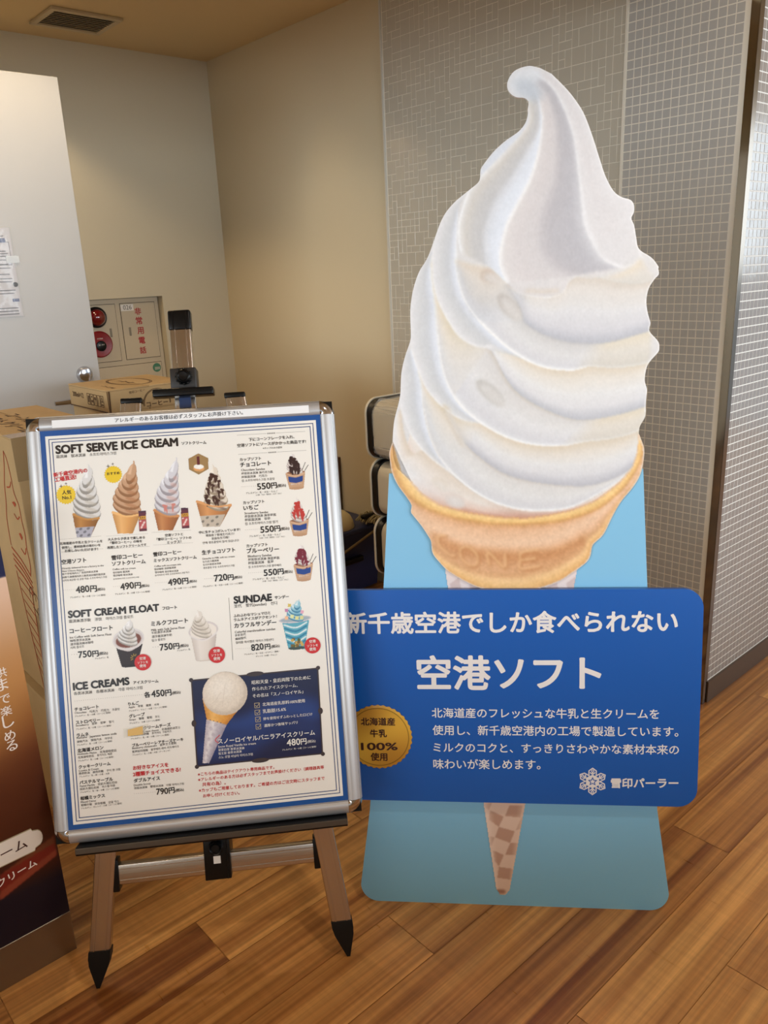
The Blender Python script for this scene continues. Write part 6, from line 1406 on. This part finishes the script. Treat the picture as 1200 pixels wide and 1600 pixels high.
# ---------------------------------------------------------------- stacked padded seats
M_cream = mat('cream_vinyl', (228, 218, 194), .34, bump=.05, bscale=30); M_pipe = mat('cream_piping', (226, 218, 198), .4); M_seatblk = mat('black_vinyl', (20, 18, 17), .4)
def puff(x0, z0, x1, z1, y0, y1, r, bul=.012):
    q = MB(); n = 10; ring = rrect(x0, z0, x1, z1, r, n); N = len(ring); cx, cz = (x0+x1)/2, (z0+z1)/2
    layers = [(1, y0), (1, y0-(y0-y1)*.6), (.985, y0-(y0-y1)*.85), (.94, y1+.004), (.8, y1-bul*.5), (.5, y1-bul*.9), (.15, y1-bul)]
    for s_, y in layers:
        for x, z in ring: q.add([(cx+(x-cx)*(1-(1-s_)*(.6 if s_ > .9 else 1)), y, cz+(z-cz)*s_)], [])
    for k in range(len(layers)-1): q.f += [(k*N+i, k*N+(i+1) % N, (k+1)*N+(i+1) % N, (k+1)*N+i) for i in range(N)]
    q.f += [tuple(range(N))[::-1], tuple(range((len(layers)-1)*N, len(layers)*N))]; q.mi = [0]*len(q.f); return q
SEATS = [('cream padded seat with black rim, lowest of the stack and standing on black legs', 1.845, .315, .548, True, False),
         ('cream padded seat with black rim, between the other two of the stack', 1.838, .5495, .772, False, False),
         ('cream padded seat wrapped in clear plastic, topmost of the stack behind the cut-out', 1.828, .7735, 1.0, False, True)]
for lab_, x0, z0, z1, legs, wrap in SEATS:
    s = thing('padded_seat', lab_, 'seat', (x0+.21, 2.15, 0 if legs else z0), None, 'stacked padded seats')
    zb = 0 if legs else z0; w = .21; a, e = z0-zb, z1-zb
    q = puff(-w, a, w, e, .016, .006, .055, .0); q.build('rim', M_pipe, s, 50)
    q = puff(-w+.004, a+.004, w, e-.004, .006, -.020, .052, .0); q.build('black_band', M_seatblk, s, 50)
    q = puff(-w+.010, a+.012, w-.006, e-.010, -.018, -.30, .05, .022); q.build('cushion', M_cream, s, 60)
    if legs:
        for lx_, ly_ in ((-w+.05, -.03), (w-.05, -.03), (-w+.05, -.25), (w-.05, -.25)):
            q = MB(); q.tube([(lx_, ly_, a+.03), (lx_+.008, ly_, 0)], [.016, .010], 12); q.build('leg', M_seatblk, s, True)
    if wrap:
        rn = random.Random(6); q = puff(-w+.006, a+.008, w-.002, e-.004, -.022, -.306, .05, .026)
        q.v = [(x+rn.uniform(-.003, .003), y+rn.uniform(-.003, .003), z+rn.uniform(-.003, .003)) for x, y, z in q.v]
        bm = bmesh.new(); me = bpy.data.meshes.new('t'); me.from_pydata(q.v, [], q.f); bm.from_mesh(me); bmesh.ops.triangulate(bm, faces=bm.faces); bmesh.ops.subdivide_edges(bm, edges=bm.edges, cuts=2)
        for v in bm.verts: v.co += Vector((rn.uniform(-1, 1), rn.uniform(-1, 1), rn.uniform(-1, 1)))*.0036
        q = MB(); q.bm(bm); bpy.data.meshes.remove(me)
        q.build('plastic_wrap', mat('clear_plastic_wrap', (226, 226, 224), .1, alpha=.26, spec=1.0), s, 60)

# ---------------------------------------------------------------- cleaning corner behind the easel
M_navy = mat('navy_plastic', (36, 44, 84), .45)
bin_ = thing('mop_bucket', 'dark blue plastic bin with a black bar, between the menu board and stacked seats', 'bin', (2.13, 2.80, 0))
q = MB()
out = [(-.12, -.13), (.19, -.13), (.19, .14), (-.12, .14)]
def ringat(s_, z): return [(x*s_+.03*(1-s_), y*s_, z) for x, y in out]
V = ringat(.86, .012)+ringat(1, .30)+ringat(.97, .30)+ringat(.84, .02)
q.add(V, [(0, 1, 5, 4), (1, 2, 6, 5), (2, 3, 7, 6), (3, 0, 4, 7), (4, 5, 9, 8), (5, 6, 10, 9), (6, 7, 11, 10), (7, 4, 8, 11), (8, 9, 13, 12), (9, 10, 14, 13), (10, 11, 15, 14), (11, 8, 12, 15), (12, 13, 14, 15), (3, 2, 1, 0)])
q.build('bucket_body', M_navy, bin_)
q = MB(); q.box((-.128, -.139, .296), (.198, .148, .318), .006); q.build('bucket_rim', M_navy, bin_, 35)
q = MB(); q.box((-.11, -.155, .165), (.06, -.128, .190), .004); q.build('foot_bar', M_black, bin_, 35)
q = MB(); q.tube([(-.12, -.15, .0), (-.115, -.15, .26)], .010, 10); q.build('side_post', M_black, bin_, True)
q = MB(); q.tube([(-.12, -.152, .21), (.16, -.152, .300)], .006, 8); q.build('wooden_rod', mat('dull_wood_rod', (112, 92, 58), .6), bin_, True)
mop = thing('string_mop', 'grey stringy mop head lying over the dark blue bin', 'mop', (2.215, 2.68, .320))
rn = random.Random(9); q = MB()
for k in range(70):
    x = rn.uniform(.03, .09); y = rn.uniform(-.05, .05); a = rn.uniform(-.5, .9); L = rn.uniform(.03, .075); pts = []
    for j in range(5):
        t = j/4; pts.append((x+L*(t-.5)*math.cos(a), y+L*(t-.5)*math.sin(a)*.6-.01*t, .008+.032*math.sin(math.pi*min(1, max(0, t)))*rn.uniform(.6, 1)+rn.uniform(0, .012)))
    q.tube(pts, .0042, 5)
q.build('mop_strands', mat('mop_cotton', (150, 140, 110), .9, noise=.2, nscale=60), mop, True)['kind'] = 'stuff'
q = MB(); q.box((.0, -.02, .03), (.11, .012, .05), .008); q.build('mop_clip', M_black, mop, 35)
dome = thing('bowl', 'upturned cream bowl resting behind the grey mop head', 'bowl', (2.125, 2.75, .3185))
q = MB(); q.lathe([(.078, 0), (.080, .004), (.075, .03), (.063, .055), (.042, .074), (.018, .083), (.001, .084)], (0, 0, 0), 'z', 36); q.build('bowl_shell', mat('cream_plastic', (206, 192, 152), .45), dome, 50)
brd = thing('wooden_board', 'narrow dark brown board leaning on the cream wall beside the bin', 'board', (2.318, 3.0, 0))
q = MB(); q.add([(-.016, -.03, 0), (.0, -.03, 0), (.0, .05, 0), (-.016, .05, 0), (.006, -.03, .578), (.022, -.03, .578), (.022, .05, .578), (.006, .05, .578)], [(3, 2, 1, 0), (4, 5, 6, 7), (0, 1, 5, 4), (1, 2, 6, 5), (2, 3, 7, 6), (3, 0, 4, 7)]); q.build('board_plank', mat('dark_brown_wood', (84, 56, 32), .5, noise=.1, nscale=30), brd)

# ---------------------------------------------------------------- ceiling vent
vent = thing('ceiling_vent', 'rectangular slatted air vent in the alcove ceiling', 'vent', (1.565, 3.558, ZC-.012))
M_vent = mat('vent_white', (196, 180, 150), .5); vx, vy = .146, .124
q = MB()
for a, e in (((-vx, -vy), (vx, -vy+.022)), ((-vx, vy-.022), (vx, vy)), ((-vx, -vy+.022), (-vx+.022, vy-.022)), ((vx-.022, -vy+.022), (vx, vy-.022))): q.box((a[0], a[1], 0), (e[0], e[1], .0118), .002)
q.build('vent_frame', M_vent, vent, 35)
q = MB(); q.box((-vx+.02, -vy+.02, .0108), (vx-.02, vy-.02, .0118)); q.build('vent_cavity', mat('vent_dark', (40, 30, 20), .8), vent)
for k in range(9):
    y = -vy+.034+k*.0225; q = MB(); q.add([(-vx+.022, y-.008, .0015), (vx-.022, y-.008, .0015), (vx-.022, y+.004, .009), (-vx+.022, y+.004, .009), (-vx+.022, y-.007, .0005), (vx-.022, y-.007, .0005), (vx-.022, y+.005, .008), (-vx+.022, y+.005, .008)], [(0, 1, 2, 3), (7, 6, 5, 4), (0, 4, 5, 1), (1, 5, 6, 2), (2, 6, 7, 3), (3, 7, 4, 0)]); q.build('slat', M_vent, vent)
